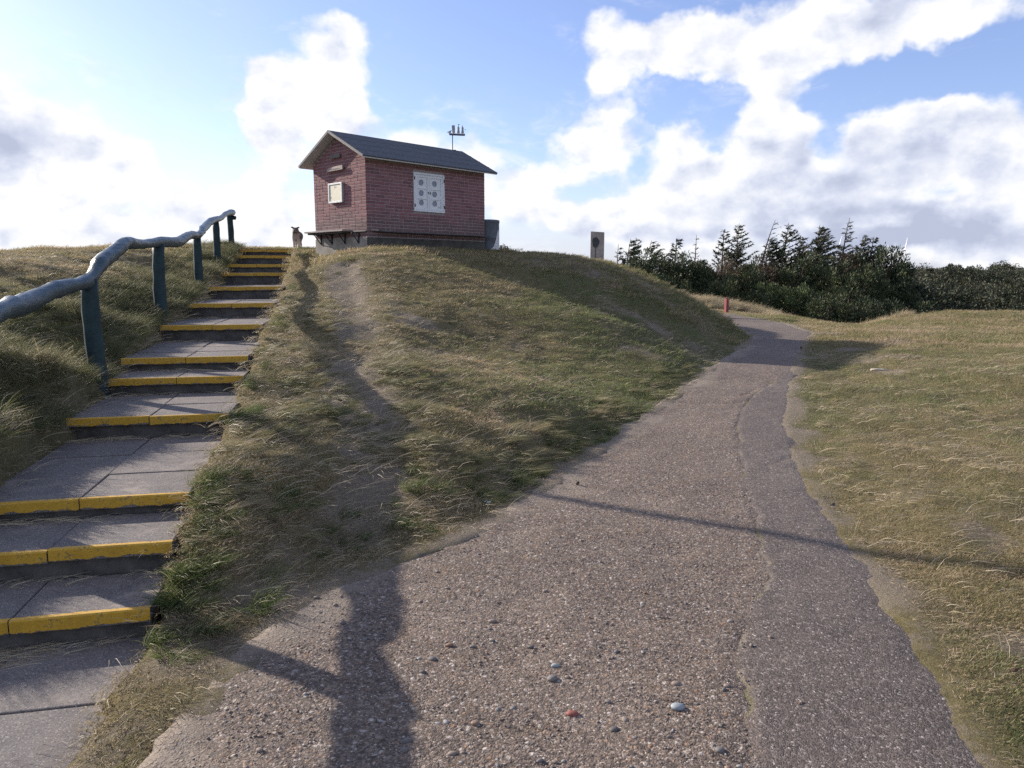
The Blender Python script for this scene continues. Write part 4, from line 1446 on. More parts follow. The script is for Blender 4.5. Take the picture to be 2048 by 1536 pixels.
sg = on_gable('wooden_sign', 1.03, 1.945, label='upper dark wooden name plank in the shade under the gable', cat='sign')
mb = MB()
mb.prism([(-0.185, -0.05, -0.045), (0.17, -0.05, -0.048), (0.185, -0.05, -0.03), (0.185, -0.05, 0.045), (-0.165, -0.05, 0.045)], (0, 0.025, 0))
mb.build('board', M['wood_dark'], sg, bevel=0.004)
mb = MB()
for q in (-0.1, 0.1):
    mb.box((q - 0.02, -0.025, -0.02), (q + 0.02, 0.004, 0.02))
mb.build('spacer', M['wood_dark'], sg)
sg = on_gable('wooden_sign', 1.03, 1.68, label='lower pale wooden name plank with faded carved lettering, lit by the sun', cat='sign')
mb = MB()
mb.prism([(-0.31, -0.07, -0.045), (0.29, -0.07, -0.04), (0.305, -0.07, -0.02), (0.30, -0.07, 0.05), (-0.10, -0.07, 0.042), (-0.23, -0.07, 0.03)], (0, 0.03, 0))
mb.build('board', M['wood_grey'], sg, bevel=0.004)
mb = MB()
for q in (-0.15, 0.15):
    mb.box((q - 0.02, -0.04, -0.02), (q + 0.02, 0.004, 0.02))
mb.build('spacer', M['wood_dark'], sg)
mb = MB()
r5 = random.Random(2)
xq = -0.20
while xq < 0.22:
    hq = r5.uniform(0.018, 0.03)
    mb.box((xq, -0.0722, -0.022), (xq + 0.006, -0.0698, -0.022 + hq))
    if r5.random() < 0.6:
        mb.box((xq + 0.0065, -0.0722, -0.022 + hq * 0.5), (xq + 0.017, -0.0698, -0.017 + hq * 0.5))
    xq += r5.uniform(0.022, 0.032)
mb.build('worn_lettering', M['wood_dark'], sg)

nb = on_gable('notice_board', 1.038, 1.18, label='white framed notice board with a yellowed sheet on the sunlit gable', cat='notice board')
bw, bh, bd = 0.255, 0.205, 0.05
mb = MB()
mb.box((-bw, -bd, -bh), (bw, -0.004, bh))
mb.build('case', M['fascia'], nb, bevel=0.004)
mb = MB()
fw = 0.032
mb.box((-bw - 0.004, -bd - 0.018, -bh - 0.004), (-bw + fw, -bd - 0.0005, bh + 0.004))
mb.box((bw - fw, -bd - 0.018, -bh - 0.004), (bw + 0.004, -bd - 0.0005, bh + 0.004))
mb.box((-bw + fw + .0005, -bd - 0.017, bh - fw), (bw - fw - .0005, -bd - 0.0005, bh + 0.003))
mb.box((-bw + fw + .0005, -bd - 0.017, -bh - 0.003), (bw - fw - .0005, -bd - 0.0005, -bh + fw))
mb.build('frame', M['white_paint'], nb, bevel=0.003)
mb = MB()
mb.box((-bw + fw + 0.005, -bd - 0.005, -bh + fw + 0.005), (bw - fw - 0.005, -bd - 0.001, bh - fw - 0.005))
mb.build('sheet', M['poster'], nb)
mb = MB()
for (a, b, c, d) in ((-0.04, 0.10, 0.05, 0.15), (-0.20, 0.0, -0.15, 0.03), (-0.20, -0.11, -0.14, -0.06), (0.185, 0.03, 0.2, 0.09)):
    for k in range(int((d - b) / 0.011)):
        mb.box((a, -bd - 0.0062, b + k * 0.011), (c - 0.006 * (k % 3), -bd - 0.0052, b + k * 0.011 + 0.006))
mb.build('printed_lines', M['ink'], nb)

# ------------------------------------------------------------------ drum beside the hut
bp = (-0.61, 18.56)
bz = 2.06
drum = empty('barrel', (bp[0], bp[1], bz), label='dark grey drum with a painted-on patch of sunlight beside the far end of the hut', cat='barrel')
mb = MB()
prof = [(0.295, -0.1), (0.295, 0.0), (0.298, 0.05), (0.303, 0.06), (0.298, 0.07), (0.298, 0.36), (0.304, 0.375), (0.298, 0.39), (0.298, 0.72), (0.302, 0.735), (0.306, 0.745), (0.306, 0.79), (0.300, 0.80), (0.26, 0.808), (0.0, 0.815)]
n_ = 36
vs_ = [(r_ * math.cos(k * 2 * math.pi / n_), r_ * math.sin(k * 2 * math.pi / n_), z) for r_, z in prof for k in range(n_)]
fs_ = [(i * n_ + k, i * n_ + (k + 1) % n_, (i + 1) * n_ + (k + 1) % n_, (i + 1) * n_ + k) for i in range(len(prof) - 1) for k in range(n_)]
mb.add(vs_, fs_)
mb.build('shell', M['barrel'], drum, smooth=True)
mb = MB()
prof_p = [(0.06, -80, -14), (0.10, -72, -14), (0.16, -56, -14), (0.24, -50, -14), (0.32, -44, -14), (0.42, -38, -15), (0.50, -33, -17), (0.56, -27, -21)]  # sunlight on the right of the drum, painted as a pale patch
for (z, a0, a1) in prof_p:
    mb.v += [(0.3045 * math.cos(R(a0 + (a1 - a0) * k / 6)), 0.3045 * math.sin(R(a0 + (a1 - a0) * k / 6)), z) for k in range(7)]
mb.f = [(i * 7 + k, i * 7 + k + 1, i * 7 + k + 8, i * 7 + k + 7) for i in range(len(prof_p) - 1) for k in range(6)]
mb.build('painted_sun_patch', M['sun_patch_stone_white'], drum, smooth=True)

# ------------------------------------------------------------------ memorial stone, marker post, pole
st_z = float(ground_h([2.754], [24.4])[0])
stele = empty('memorial_stone', (2.754, 24.4, st_z), -0.18, label='upright rectangular grey-brown stone slab with a dark leaf-shaped mark', cat='monument')
top = 2.90 - st_z
mb = MB()
mb.v = [(-0.225, -0.13, -0.3), (0.205, -0.13, -0.3), (0.205, 0.13, -0.3), (-0.225, 0.13, -0.3), (-0.215, -0.12, top + 0.01), (0.21, -0.12, top - 0.02), (0.21, 0.12, top - 0.02), (-0.215, 0.12, top + 0.01)]
mb.f = [(3, 2, 1, 0), (4, 5, 6, 7), (0, 1, 5, 4), (1, 2, 6, 5), (2, 3, 7, 6), (3, 0, 4, 7)]
mb.build('slab', M['stone'], stele, bevel=0.012)
mb = MB()
n_ = 20
cz = top - 0.33
lf = []
for k in range(n_):
    a = 2 * math.pi * k / n_
    r_ = 0.11 * (1 + 0.10 * math.sin(3 * a + 1))
    lf.append((r_ * math.cos(a) - 0.05, -0.137, cz + 0.155 * math.sin(a) * (1.0 if math.sin(a) > 0 else 1.15)))
mb.prism(lf, (0, 0.03, 0))
mb.prism([(-0.062, -0.136, cz - 0.55), (-0.04, -0.136, cz - 0.55), (-0.042, -0.136, cz - 0.12), (-0.06, -0.136, cz - 0.12)], (0, 0.02, 0))
mb.build('emblem', M['emblem'], stele)

mp = (7.284, 25.42)
mz = float(ground_h([mp[0]], [mp[1]])[0])
mk = empty('marker_post', (mp[0], mp[1], mz), 0.5, label='short faded red wooden marker post at the bend of the path', cat='post')
mb = MB()
mb.v = [(-0.055, -0.055, -0.2), (0.055, -0.055, -0.2), (0.055, 0.055, -0.2), (-0.055, 0.055, -0.2), (-0.055, -0.055, 0.49), (0.055, -0.055, 0.49), (0.055, 0.055, 0.54), (-0.055, 0.055, 0.54)]
mb.f = [(3, 2, 1, 0), (4, 5, 6, 7), (0, 1, 5, 4), (1, 2, 6, 5), (2, 3, 7, 6), (3, 0, 4, 7)]
mb.build('post', M['red_post'], mk, bevel=0.008)
mb = MB()
mb.box((0.0555, -0.03, 0.36), (0.062, 0.03, 0.46))
mb.build('plaque', M['emblem'], mk, bevel=0.002)
mb = MB()
mb.box((0.0555, -0.03, 0.32), (0.062, 0.03, 0.35))
mb.build('white_mark', M['white_paint'], mk)

fpz = float(ground_h([-10.3], [11.3])[0])
fp = empty('pole', (-10.3, 11.3, fpz), label='tall thin grey pole on the mound left of the steps', cat='pole')
mb = MB()
mb.tube([(0, 0, -0.3), (0, 0, 2), (0, 0, 6.2)], [0.065, 0.06, 0.045], 12)
mb.build('shaft', M['fascia'], fp, smooth=True)
mb = MB()
mb.tube([(0, 0, 6.2), (0, 0, 6.24), (0, 0, 6.3)], [0.07, 0.075, 0.03], 12)
mb.build('cap', M['fascia'], fp, smooth=True)

# ------------------------------------------------------------------ dog
def m_dog():
    m, t, o = mat('dog_coat')
    p = objc(t)
    s = t.new('ShaderNodeSeparateXYZ', {0: p}).outputs
    n = t.noise(p, 14, 4, 0.6)
    zz = t.math('MULTIPLY_ADD', t.math('SUBTRACT', n, 0.5), 0.14, s[2])
    c = t.mix(t.smooth(zz, 0.10, 0.22), (0.62, 0.58, 0.52), t.ramp(n, [(0.35, (0.085, 0.075, 0.068)), (0.65, (0.18, 0.16, 0.145))]))
    chest = t.math('MULTIPLY', t.smooth(s[1], -0.10, -0.16), t.smooth(zz, 0.36, 0.30))
    c = t.mix(t.math('MULTIPLY', chest, 0.75), c, (0.50, 0.44, 0.40))
    pbsdf(t, o, c, 0.85, t.noise(p, 90, 3, 0.7), 0.5, 0.004)
    return m


dz = float(ground_h([-5.33], [18.8])[0])
dog = empty('dog', (-5.33, 18.8, dz + 0.03), 0.12, label='small brown and white dog standing at the top of the steps looking down', cat='dog')
J = [((0.05, 0.13, 0.285), 0.095), ((0.025, 0.0, 0.285), 0.105), ((0.0, -0.10, 0.28), 0.102), ((0.0, -0.15, 0.35), 0.085), ((0.0, -0.185, 0.415), 0.075), ((0.0, -0.265, 0.395), 0.045), ((0.0, -0.31, 0.385), 0.034),
     ((0.055, 0.17, 0.20), 0.052), ((0.062, 0.12, 0.14), 0.030), ((0.065, 0.175, 0.085), 0.030), ((0.065, 0.16, 0.03), 0.027), ((0.065, 0.13, 0.02), 0.026),
     ((-0.025, 0.17, 0.20), 0.052), ((-0.045, 0.12, 0.14), 0.030), ((-0.05, 0.175, 0.085), 0.030), ((-0.05, 0.16, 0.03), 0.027), ((-0.05, 0.13, 0.02), 0.026),
     ((0.055, -0.11, 0.19), 0.048), ((0.055, -0.11, 0.11), 0.036), ((0.055, -0.12, 0.03), 0.030), ((0.055, -0.15, 0.02), 0.028),
     ((-0.055, -0.11, 0.19), 0.048), ((-0.055, -0.11, 0.11), 0.036), ((-0.055, -0.12, 0.03), 0.030), ((-0.055, -0.15, 0.02), 0.028),
     ((0.05, 0.22, 0.30), 0.022), ((0.06, 0.26, 0.26), 0.012),
     ((0.048, -0.19, 0.462), 0.026), ((0.072, -0.19, 0.487), 0.021), ((0.102, -0.205, 0.468), 0.013), ((-0.048, -0.19, 0.462), 0.026), ((-0.072, -0.19, 0.488), 0.021), ((-0.104, -0.205, 0.474), 0.013)]
E_ = [(0, 1), (1, 2), (2, 3), (3, 4), (4, 5), (5, 6), (0, 7), (7, 8), (8, 9), (9, 10), (10, 11), (0, 12), (12, 13), (13, 14), (14, 15), (15, 16), (2, 17), (17, 18), (18, 19), (19, 20), (2, 21), (21, 22), (22, 23), (23, 24), (0, 25), (25, 26), (4, 27), (27, 28), (28, 29), (4, 30), (30, 31), (31, 32)]
me = bpy.data.meshes.new('body')
me.from_pydata([j[0] for j in J], E_, [])
body = link('body', me, m_dog(), dog)
body.modifiers.new('skin', 'SKIN').use_smooth_shade = True
for k_, j in enumerate(J):
    me.skin_vertices[0].data[k_].radius = (j[1], j[1])
    me.skin_vertices[0].data[k_].use_root = k_ == 1
sb = body.modifiers.new('sub', 'SUBSURF')
sb.levels = sb.render_levels = 2
mb = MB()
for sx in (-1, 1):
    mb.tube([(sx * 0.026, -0.258, 0.437), (sx * 0.027, -0.268, 0.438)], [0.008, 0.005], 8)
mb.build('eyes', M['iron'], dog)
mb = MB()
mb.tube([(0, -0.335, 0.412), (0, -0.352, 0.408)], [0.014, 0.009], 8)
mb.build('nose', M['iron'], dog)

# ------------------------------------------------------------------ trees
M['spruce'] = m_leaf('spruce_needles', [(0.1, (0.017, 0.025, 0.017)), (0.45, (0.038, 0.052, 0.029)), (0.75, (0.065, 0.072, 0.041)), (1.0, (0.109, 0.090, 0.061))])
M['spruce_thin'] = m_leaf('thin_spruce_needles', [(0.1, (0.032, 0.035, 0.028)), (0.5, (0.072, 0.070, 0.052)), (1.0, (0.145, 0.109, 0.080))])
M['pine'] = m_leaf('pine_needles', [(0.1, (0.020, 0.029, 0.017)), (0.5, (0.046, 0.064, 0.029)), (0.85, (0.084, 0.099, 0.043)), (1.0, (0.123, 0.123, 0.058))])
M['pine_green'] = m_leaf('fresh_pine_needles', [(0.1, (0.029, 0.043, 0.020)), (0.5, (0.065, 0.093, 0.035)), (1.0, (0.123, 0.152, 0.058))])
M['pine_brown'] = m_leaf('bronzed_pine_needles', [(0.1, (0.036, 0.029, 0.022)), (0.5, (0.090, 0.070, 0.043)), (1.0, (0.160, 0.116, 0.072))])


def spray(rg_, p, d, length, width):
    """one narrow needle spray as a bent quad"""
    d = d / (np.linalg.norm(d) + 1e-9)
    s = np.cross(d, rg_.normal(size=3))
    s = s / (np.linalg.norm(s) + 1e-9) * width / 2
    m_ = p + d * length * 0.5
    e = p + d * length + np.array((0, 0, -length * 0.12))
    return [p, m_ + s, e, m_ - s]


def conifer(label, x, y, ztop, h, kind, seed, wind=0.5, spread=1.5, group='wind-bent conifers behind the dune'):
    rg_ = np.random.default_rng(seed)
    root = empty('spruce_tree', (x, y, ztop - h), label=label, cat='tree', group=None)
    lean = wind * 0.10 * h
    def axis(t):
        return np.array((lean * t ** 2.2 + 0.08 * math.sin(5 * t + seed), 0.06 * math.cos(4 * t + seed), h * t))
    mb_ = MB()
    mb_.tube([axis(t) for t in np.linspace(-0.05, 1, 12)], [0.16 * (1 - t) * (h / 8) + 0.012 for t in np.linspace(0, 1, 12)], 6)
    V_, F_ = [], []
    bare = kind == 'bare'
    nlev = int({'full': 32, 'medium': 30, 'thin': 25, 'bare': 22}[kind] * h / 8)
    t0 = 0.12
    for l in range(nlev):
        t = t0 + (0.985 - t0) * (l + rg_.random() * 0.6) / nlev
        c = axis(t)
        R_ = spread * (0.44 * (1 - t) / 0.40 if t > 0.60 else 0.44 + 0.62 * (0.60 - t) / 0.60) * (0.8 if kind in ('thin', 'bare') and t > 0.55 else 1.0) + 0.07
        for b in range(rg_.integers(4, 7)):
            a = rg_.uniform(0, 2 * math.pi)
            wl = 1 + wind * 0.75 * math.cos(a)
            if rg_.random() < (0.35 if kind in ('thin', 'bare') else 0.15) and math.cos(a) < -0.2:
                continue
            L_ = R_ * wl * rg_.uniform(0.55, 1.2)
            if L_ < 0.08:
                continue
            d = np.array((math.cos(a) + wind * 0.35, math.sin(a), rg_.uniform(0.05, 0.45) + 0.25 * t))
            d /= np.linalg.norm(d)
            pts = [c + d * L_ * f + np.array((0.10 * wind * L_ * f * f, 0, 0.16 * L_ * f * f - 0.10 * L_ * f)) for f in (0, 0.35, 0.7, 1.0)]
            mb_.tube(pts, [0.022, 0.016, 0.011, 0.005], 3, cap=False)
            dens = {'full': 30.0, 'medium': 26.0, 'thin': 13.0, 'bare': 5.0}[kind] * (1.0 if t < 0.6 else 0.75)
            ns = max(1, int(L_ * dens * 2))
            for q in range(ns):
                f = rg_.uniform(0.18, 1.0)
                i = min(2, int(f * 3))
                p = pts[i] + (pts[i + 1] - pts[i]) * (f * 3 - i)
                sd = d * rg_.uniform(0.6, 1.1) + rg_.normal(size=3) * np.array((0.42, 0.42, 0.25)) + np.array((0.25 * wind, 0, 0.03))
                qd = spray(rg_, p, sd, rg_.uniform(0.16, 0.32), rg_.uniform(0.04, 0.075))
                k = len(V_)
                V_ += qd
                F_.append((k, k + 1, k + 2, k + 3))
    mb_.build('trunk', M['bark'], root)
    cme = mesh_np('crown', V_, F_)
    link('crown', cme, M['spruce_thin'] if kind in ('thin', 'bare') else M['spruce'], root)
    return root


CON0 = [(6.98, 50.8, 3.5, 6.0, 'thin', .5, 0.8, 'slender spruce at the left end of the tree row, just right of the stone slab'),
       (7.584, 50.9, 3.85, 6.6, 'medium', .9, 1.2, 'second spruce from the stone slab, its boughs swept right'),
       (8.215, 51.9, 3.95, 6.6, 'medium', .6, 1.0, 'third spruce from the stone slab, in the small left clump'),
       (8.6, 50.9, 3.75, 6.4, 'medium', 1.5, 1.5, 'wind-bent spruce with one long bough reaching right, rightmost of the small left clump'),
       (10.438, 48.9, 3.83, 6.6, 'full', .25, 1.0, 'dense pointed spruce rising alone above the round pines'),
       (12.668, 53.0, 4.2, 7.0, 'bare', .4, 1.0, 'nearly bare dead spruce standing in the gap of the tree row'),
       (14.027, 51.0, 4.5, 7.4, 'medium', .5, 1.3, 'spruce first in line right of the gap, thin top and brownish foot'),
       (15.101, 51.0, 4.87, 7.8, 'medium', .35, 1.35, 'straight tall spruce second in line right of the gap'),
       (16.874, 52.1, 5.17, 8.2, 'bare', 1.9, 1.9, 'thin stripped spruce with combed bare branches streaming right'),
       (17.2, 51.6, 3.9, 7.0, 'full', .7, 1.6, 'broad dark spruce under the stripped one with the streaming branches'),
       (18.087, 51.0, 4.9, 7.9, 'medium', .7, 1.6, 'tall spruce with a tiered crown in the middle of the row'),
       (19.2, 51.8, 4.0, 7.0, 'full', 1.0, 1.8, 'wide spruce with boughs swept right beside the middle gap of sky'),
       (20.336, 51.0, 4.78, 7.8, 'medium', .6, 1.3, 'left one of two close-set spruce tops right of the middle gap'),
       (21.4, 53.0, 4.85, 7.9, 'full', .6, 1.4, 'right one of two close-set spruce tops right of the middle gap'),
       (22.591, 52.1, 5.32, 8.3, 'thin', 0.9, 1.1, 'tallest spruce of the row with a sparse crooked top'),
       (22.9, 50.2, 4.08, 7.2, 'full', .6, 1.5, 'dense spruce right of the tallest one, lower and fuller'),
       (23.4, 49.9, 3.95, 6.8, 'medium', .7, 1.2, 'spruce partly behind the big round pine near the turbine')]
CON0 += [(13.2, 54.0, 2.6, 6.4, 'full', .5, 1.3, 'dark spruce of the back row, just right of the dead spruce'),
         (15.9, 54.2, 3.3, 7.0, 'full', .5, 1.3, 'dark spruce of the back row, between the straight tall and the stripped spruces'),
         (18.9, 54.5, 3.2, 7.0, 'full', .6, 1.4, 'dark spruce of the back row, behind the middle of the tree line'),
         (21.0, 55.0, 3.3, 7.0, 'full', .6, 1.4, 'dark spruce of the back row, behind the two close-set tops'),
         (23.0, 53.5, 3.6, 7.2, 'full', .6, 1.5, 'dark spruce of the back row, behind the right end of the line')]
FULL = {'full': 2.25, 'medium': 2.1, 'thin': 1.75, 'bare': 1.35}
for k, (x, y, zt, h, kind, wnd, spd, lab) in enumerate(CON0):
    wnd, spd = wnd * 0.75, spd * FULL[kind]
    conifer(lab, x, y, zt, h, kind, 100 + k, wnd, spd)


def bushy_mesh(seed, nclump, nleaf, leaf, wid):
    """rounded pine crown of unit size (radius 1, height 2): clumps of needle tufts through the volume"""
    rg_ = np.random.default_rng(seed)
    V_, F_ = [], []
    for c in range(nclump):
        u = rg_.normal(size=3)
        u /= np.linalg.norm(u)
        r_ = rg_.uniform(0.35, 1.0) ** 0.5
        ctr = u * r_ * np.array((0.92, 0.92, 0.95)) * (1 + 0.12 * math.sin(3 * math.atan2(u[1], u[0]) + seed))
        if ctr[2] < -0.3:
            ctr[:2] *= 0.85
        ctr[2] += 0.95
        cr = rg_.uniform(0.14, 0.27)
        for q in range(nleaf):
            v = rg_.normal(size=3)
            v /= np.linalg.norm(v)
            p = ctr + v * cr * rg_.uniform(0.3, 1.0) * np.array((1, 1, 0.75))
            d = v * 0.7 + u * 0.4 + np.array((0.1, 0, 0.5)) + rg_.normal(size=3) * 0.3
            k = len(V_)
            V_ += spray(rg_, p, d, leaf * rg_.uniform(0.7, 1.3), wid)
            F_.append((k, k + 1, k + 2, k + 3))
    return mesh_np('crown', V_, F_)


def trunk_mesh():
    m_ = MB()
    m_.tube([(0, 0, -0.4), (0.03, 0, 0.4), (-0.02, 0.02, 1.0), (0.02, 0, 1.5)], [0.07, 0.06, 0.05, 0.015], 6)
    for k in range(7):
        a = k * 0.9
        m_.tube([(0, 0, 0.5 + 0.12 * k), (0.35 * math.cos(a), 0.35 * math.sin(a), 0.75 + 0.13 * k), (0.62 * math.cos(a), 0.62 * math.sin(a), 0.95 + 0.13 * k)], [0.03, 0.02, 0.008], 4, cap=False)
    return m_.mesh('trunk')


TRUNK = trunk_mesh()
TRUNK.materials.append(M['bark'])
BUSHM = [bushy_mesh(s, 100, 80, 0.10, 0.030) for s in (1, 2, 3, 4)]
_bc = {}


def bushy(x, y, ztop, rx, rz, matname, v, label, name='pine_tree', group=None):
    zb = min(float(base_h([x], [y])[0]), ztop - 2 * rz + 0.2)
    root = empty(name, (x, y, ztop - 2.0 * rz), label=label, cat='tree', group=group)
    key = (v, matname)
    if key not in _bc:
        me_ = BUSHM[v].copy()
        me_.materials.append(M[matname])
        _bc[key] = me_
    c = link('crown', _bc[key], None, root, (0, 0, 0), (0, 0, v * 1.3 + x))
    c.scale = (rx, rx * 0.9, rz)
    t_ = link('trunk', TRUNK, None, root, (0, 0, 0))
    t_.scale = (rx, rx, rz)
    return root


BSH = [(9.138, 46.7, 2.92, 1.7, 1.9, 'pine', 'rounded dark pine just right of the small left clump of spruces'),
       (10.62, 46.7, 2.75, 1.6, 1.9, 'pine', 'rounded dark pine under the dense pointed spruce'),
       (7.2, 45.6, 2.3, 1.4, 1.7, 'pine', 'low dark pine behind the mound edge, below the left clump of spruces'),
       (11.86, 47.6, 2.1, 1.5, 1.9, 'pine', 'dark round pine below the dead spruce'),
       (13.6, 48.6, 2.45, 1.2, 1.9, 'pine_brown', 'bronze-tinged pine left of the tall spruces'),
       (15.0, 47.5, 2.15, 1.5, 2.0, 'pine', 'dark pine at the foot of the straight tall spruce'),
       (15.7, 45.4, 0.95, 1.2, 1.7, 'pine_green', 'bright green pine above the tan dune grass'),
       (16.9, 44.4, 0.75, 1.3, 1.6, 'pine_green', 'second bright green pine, right of the first above the dune grass'),
       (20.4, 47.6, 2.45, 1.6, 2.0, 'pine', 'pine at the foot of the two close-set spruces'),
       (20.4, 45.4, 1.15, 1.6, 1.9, 'pine', 'olive pine in front of the row, below the tallest spruce'),
       (23.75, 48.8, 3.35, 2.1, 3.1, 'pine', 'largest rounded pine at the right end of the row, beside the wind turbine'),
       (21.9, 46.5, 1.9, 1.6, 2.1, 'pine', 'pine leaning against the left flank of the largest rounded pine'),
       (24.75, 49.8, 2.75, 1.5, 2.6, 'pine', 'pine pressed to the right flank of the largest rounded pine, next to the turbine'),
       (24.7, 47.5, 0.8, 1.5, 2.0, 'pine', 'dark pine under the right flank of the largest rounded pine'),
       (17.9, 42.3, 0.35, 1.3, 1.5, 'pine', 'low dark pine in front, right of the bright green ones'),
       (12.58, 44.4, 1.1, 1.4, 1.8, 'pine', 'dark pine behind the marker post'),
       (19.7, 42.2, 0.1, 1.5, 1.6, 'pine', 'low pine in the hollow right of the dune grass'),
       (21.8, 43.2, 0.0, 1.6, 1.6, 'pine', 'low pine in the hollow, left of the grassy rise'),
       (23.8, 44.0, -0.1, 1.6, 1.6, 'pine', 'low dark pine at the bottom of the hollow below the largest rounded pine'),
       (14.2, 43.4, 0.35, 1.3, 1.6, 'pine', 'low dark pine touching the crest of the tan dune grass'),
       (18.6, 48.6, 2.75, 1.6, 2.2, 'pine', 'dark pine filling the space under the tiered spruce'),
       (16.3, 49.5, 2.7, 1.5, 2.2, 'pine_brown', 'brownish pine under the stripped windswept spruce'),
       (22.4, 49.3, 2.8, 1.5, 2.2, 'pine_brown', 'brown-tinged pine under the tallest spruce'),
       (8.6, 44.0, 1.4, 1.6, 1.9, 'pine', 'dark pine behind the slope of the mound, left of the marker post'),
       (10.3, 43.6, 1.0, 1.5, 1.9, 'pine', 'dark pine behind the tan grass, above its left end')]
for k, (x, y, zt, rx_, rz_, mn, lab) in enumerate(BSH):
    bushy(x, y, zt + 0.25, rx_ * 1.15, rz_ + 0.25, mn, k % 4, lab)

# far wooded hillside
M['far_pine'] = m_leaf('far_pine_needles', [(0.0, (0.016, 0.024, 0.016)), (0.3, (0.034, 0.046, 0.026)), (0.6, (0.058, 0.066, 0.036)), (0.8, (0.075, 0.062, 0.042)), (1.0, (0.10, 0.078, 0.055))])
FARM = [bushy_mesh(s, 70, 70, 0.10, 0.045) for s in (11, 12, 13, 14)]
for me in FARM:
    me.materials.append(M['far_pine'])
rf = np.random.default_rng(21)
FARP = []
for r_ in np.arange(56, 215, 5.2):
    for a in np.arange(23.5, 41.0, math.degrees(4.2 / r_)):
        aa = a + rf.uniform(-0.5, 0.5) * math.degrees(3.0 / r_)
        rr_ = r_ + rf.uniform(-2, 2)
        FARP.append((rr_, aa))
FARP.sort()
nf = 0
rest = []
for (r_, a) in FARP:
    x, y = r_ * math.sin(R(a)), r_ * math.cos(R(a))
    z = float(base_h([x], [y])[0])
    sz = rf.uniform(1.5, 3.1) * (1 + 0.12 * (r_ > 110))
    hz = rf.uniform(1.1, 2.0) + 1.1 * float(fbm(np.array([x]), np.array([y]), 0.07, 2, 66)[0])
    if r_ < 78:
        o = link('pine_tree', FARM[nf % 4], None, None, (x, y, z - 0.3), (0, 0, rf.uniform(0, 6)))
        o.scale = (sz, sz, hz)
        tag(o, 'low pine in the dense wood on the distant hillside, beyond the grassy rise', 'tree', 'pines of the distant wooded hillside')
        nf += 1
    else:
        rest.append((x, y, z - 0.3, hz))
if rest:
    ra = np.array(rest)
    scatter('far_woods', ra[:, :3], np.c_[np.zeros((len(ra), 2)), rf.uniform(0, 6, len(ra))], ra[:, 3] * 1.15, rf.integers(0, 4, len(ra)), FARM, label='far pine wood along the skyline of the distant hillside')

# small dark shrub on the crest beside the drum
sx, sy = -0.19, 19.3
shr = empty('shrub', (sx, sy, float(ground_h([sx], [sy])[0])), label='tiny dark shrub on the crest right of the grey drum', cat='shrub')
rg_ = np.random.default_rng(3)
V_, F_ = [], []
mbs = MB()
for b in range(16):
    a = rg_.uniform(0, 6.28)
    tip = np.array((0.14 * math.cos(a) * rg_.uniform(0.3, 1), 0.14 * math.sin(a) * rg_.uniform(0.3, 1), rg_.uniform(0.12, 0.24)))
    mbs.tube([(0, 0, -0.05), tip * 0.6, tip], [0.006, 0.004, 0.002], 4, cap=False)
    for q in range(26):
        p = tip * rg_.uniform(0.5, 1.05) + rg_.normal(size=3) * 0.022
        k = len(V_)
        V_ += spray(rg_, p, rg_.normal(size=3) + np.array((0, 0, 0.8)), 0.045, 0.02)
        F_.append((k, k + 1, k + 2, k + 3))
mbs.build('stem', M['bark'], shr)
link('foliage', mesh_np('foliage', V_, F_), M['pine'], shr)

# ------------------------------------------------------------------ wind turbines far away
def turbine(x, y, hub, bl, rot0, label):
    root = empty('wind_turbine', (x, y, -9), label=label, cat='wind turbine')
    hz = hub + 9
    mb_ = MB()
    mb_.tube([(0, 0, 0), (0, 0, hz)], [1.2, 0.75], 16)
    mb_.build('tower', M['turbine'], root, smooth=True)
    mb_ = MB()
    mb_.tube([(-1.6, 0, hz + 0.6), (-1.0, 0, hz + 0.6), (4.2, 0, hz + 0.7), (4.8, 0, hz + 0.7)], [0.7, 0.95, 0.9, 0.5], 12)
    mb_.build('nacelle', M['turbine'], root, smooth=True)
    mb_ = MB()
    mb_.tube([(-2.9, 0, hz + 0.6), (-2.3, 0, hz + 0.6), (-1.65, 0, hz + 0.6)], [0.2, 0.75, 0.85], 12)
    mb_.build('hub', M['turbine'], root, smooth=True)
    for k in range(3):
        a = R(rot0 + 120 * k)
        d = Vector((-0.10 - 0.02 * k, math.sin(a), math.cos(a)))
        d.x = 0.14 if k == 0 else -0.05
        n_ = 8
        vs_, fs_ = [], []
        e_ = Vector((0.9, -math.cos(a) * 0.5, math.sin(a) * 0.5)).normalized()
        t_ = d.cross(e_).normalized()
        for i in range(n_ + 1):
            f = i / n_
            ch = 0.6 * (0.5 + 1.1 * min(1, f * 5)) * (1 - 0.85 * f)
            c = Vector((-2.3, 0, hz + 0.6)) + d * (0.4 + bl * f)
            vs_ += [c - e_ * ch, c + t_ * 0.14 * ch, c + e_ * ch * 0.6, c - t_ * 0.14 * ch]
        for i in range(n_):
            for q in range(4):
                fs_.append((i * 4 + q, i * 4 + (q + 1) % 4, i * 4 + 4 + (q + 1) % 4, i * 4 + 4 + q))
        mb_ = MB()
        mb_.add(vs_, fs_)
        mb_.build('blade', M['turbine'], root, smooth=True)


turbine(466, 893, 22.7, 19, 4, 'white wind turbine beyond the right end of the tree row')
turbine(392, 905, 24.0, 21, -6, 'white wind turbine hidden behind the tallest spruce, one blade tip showing')

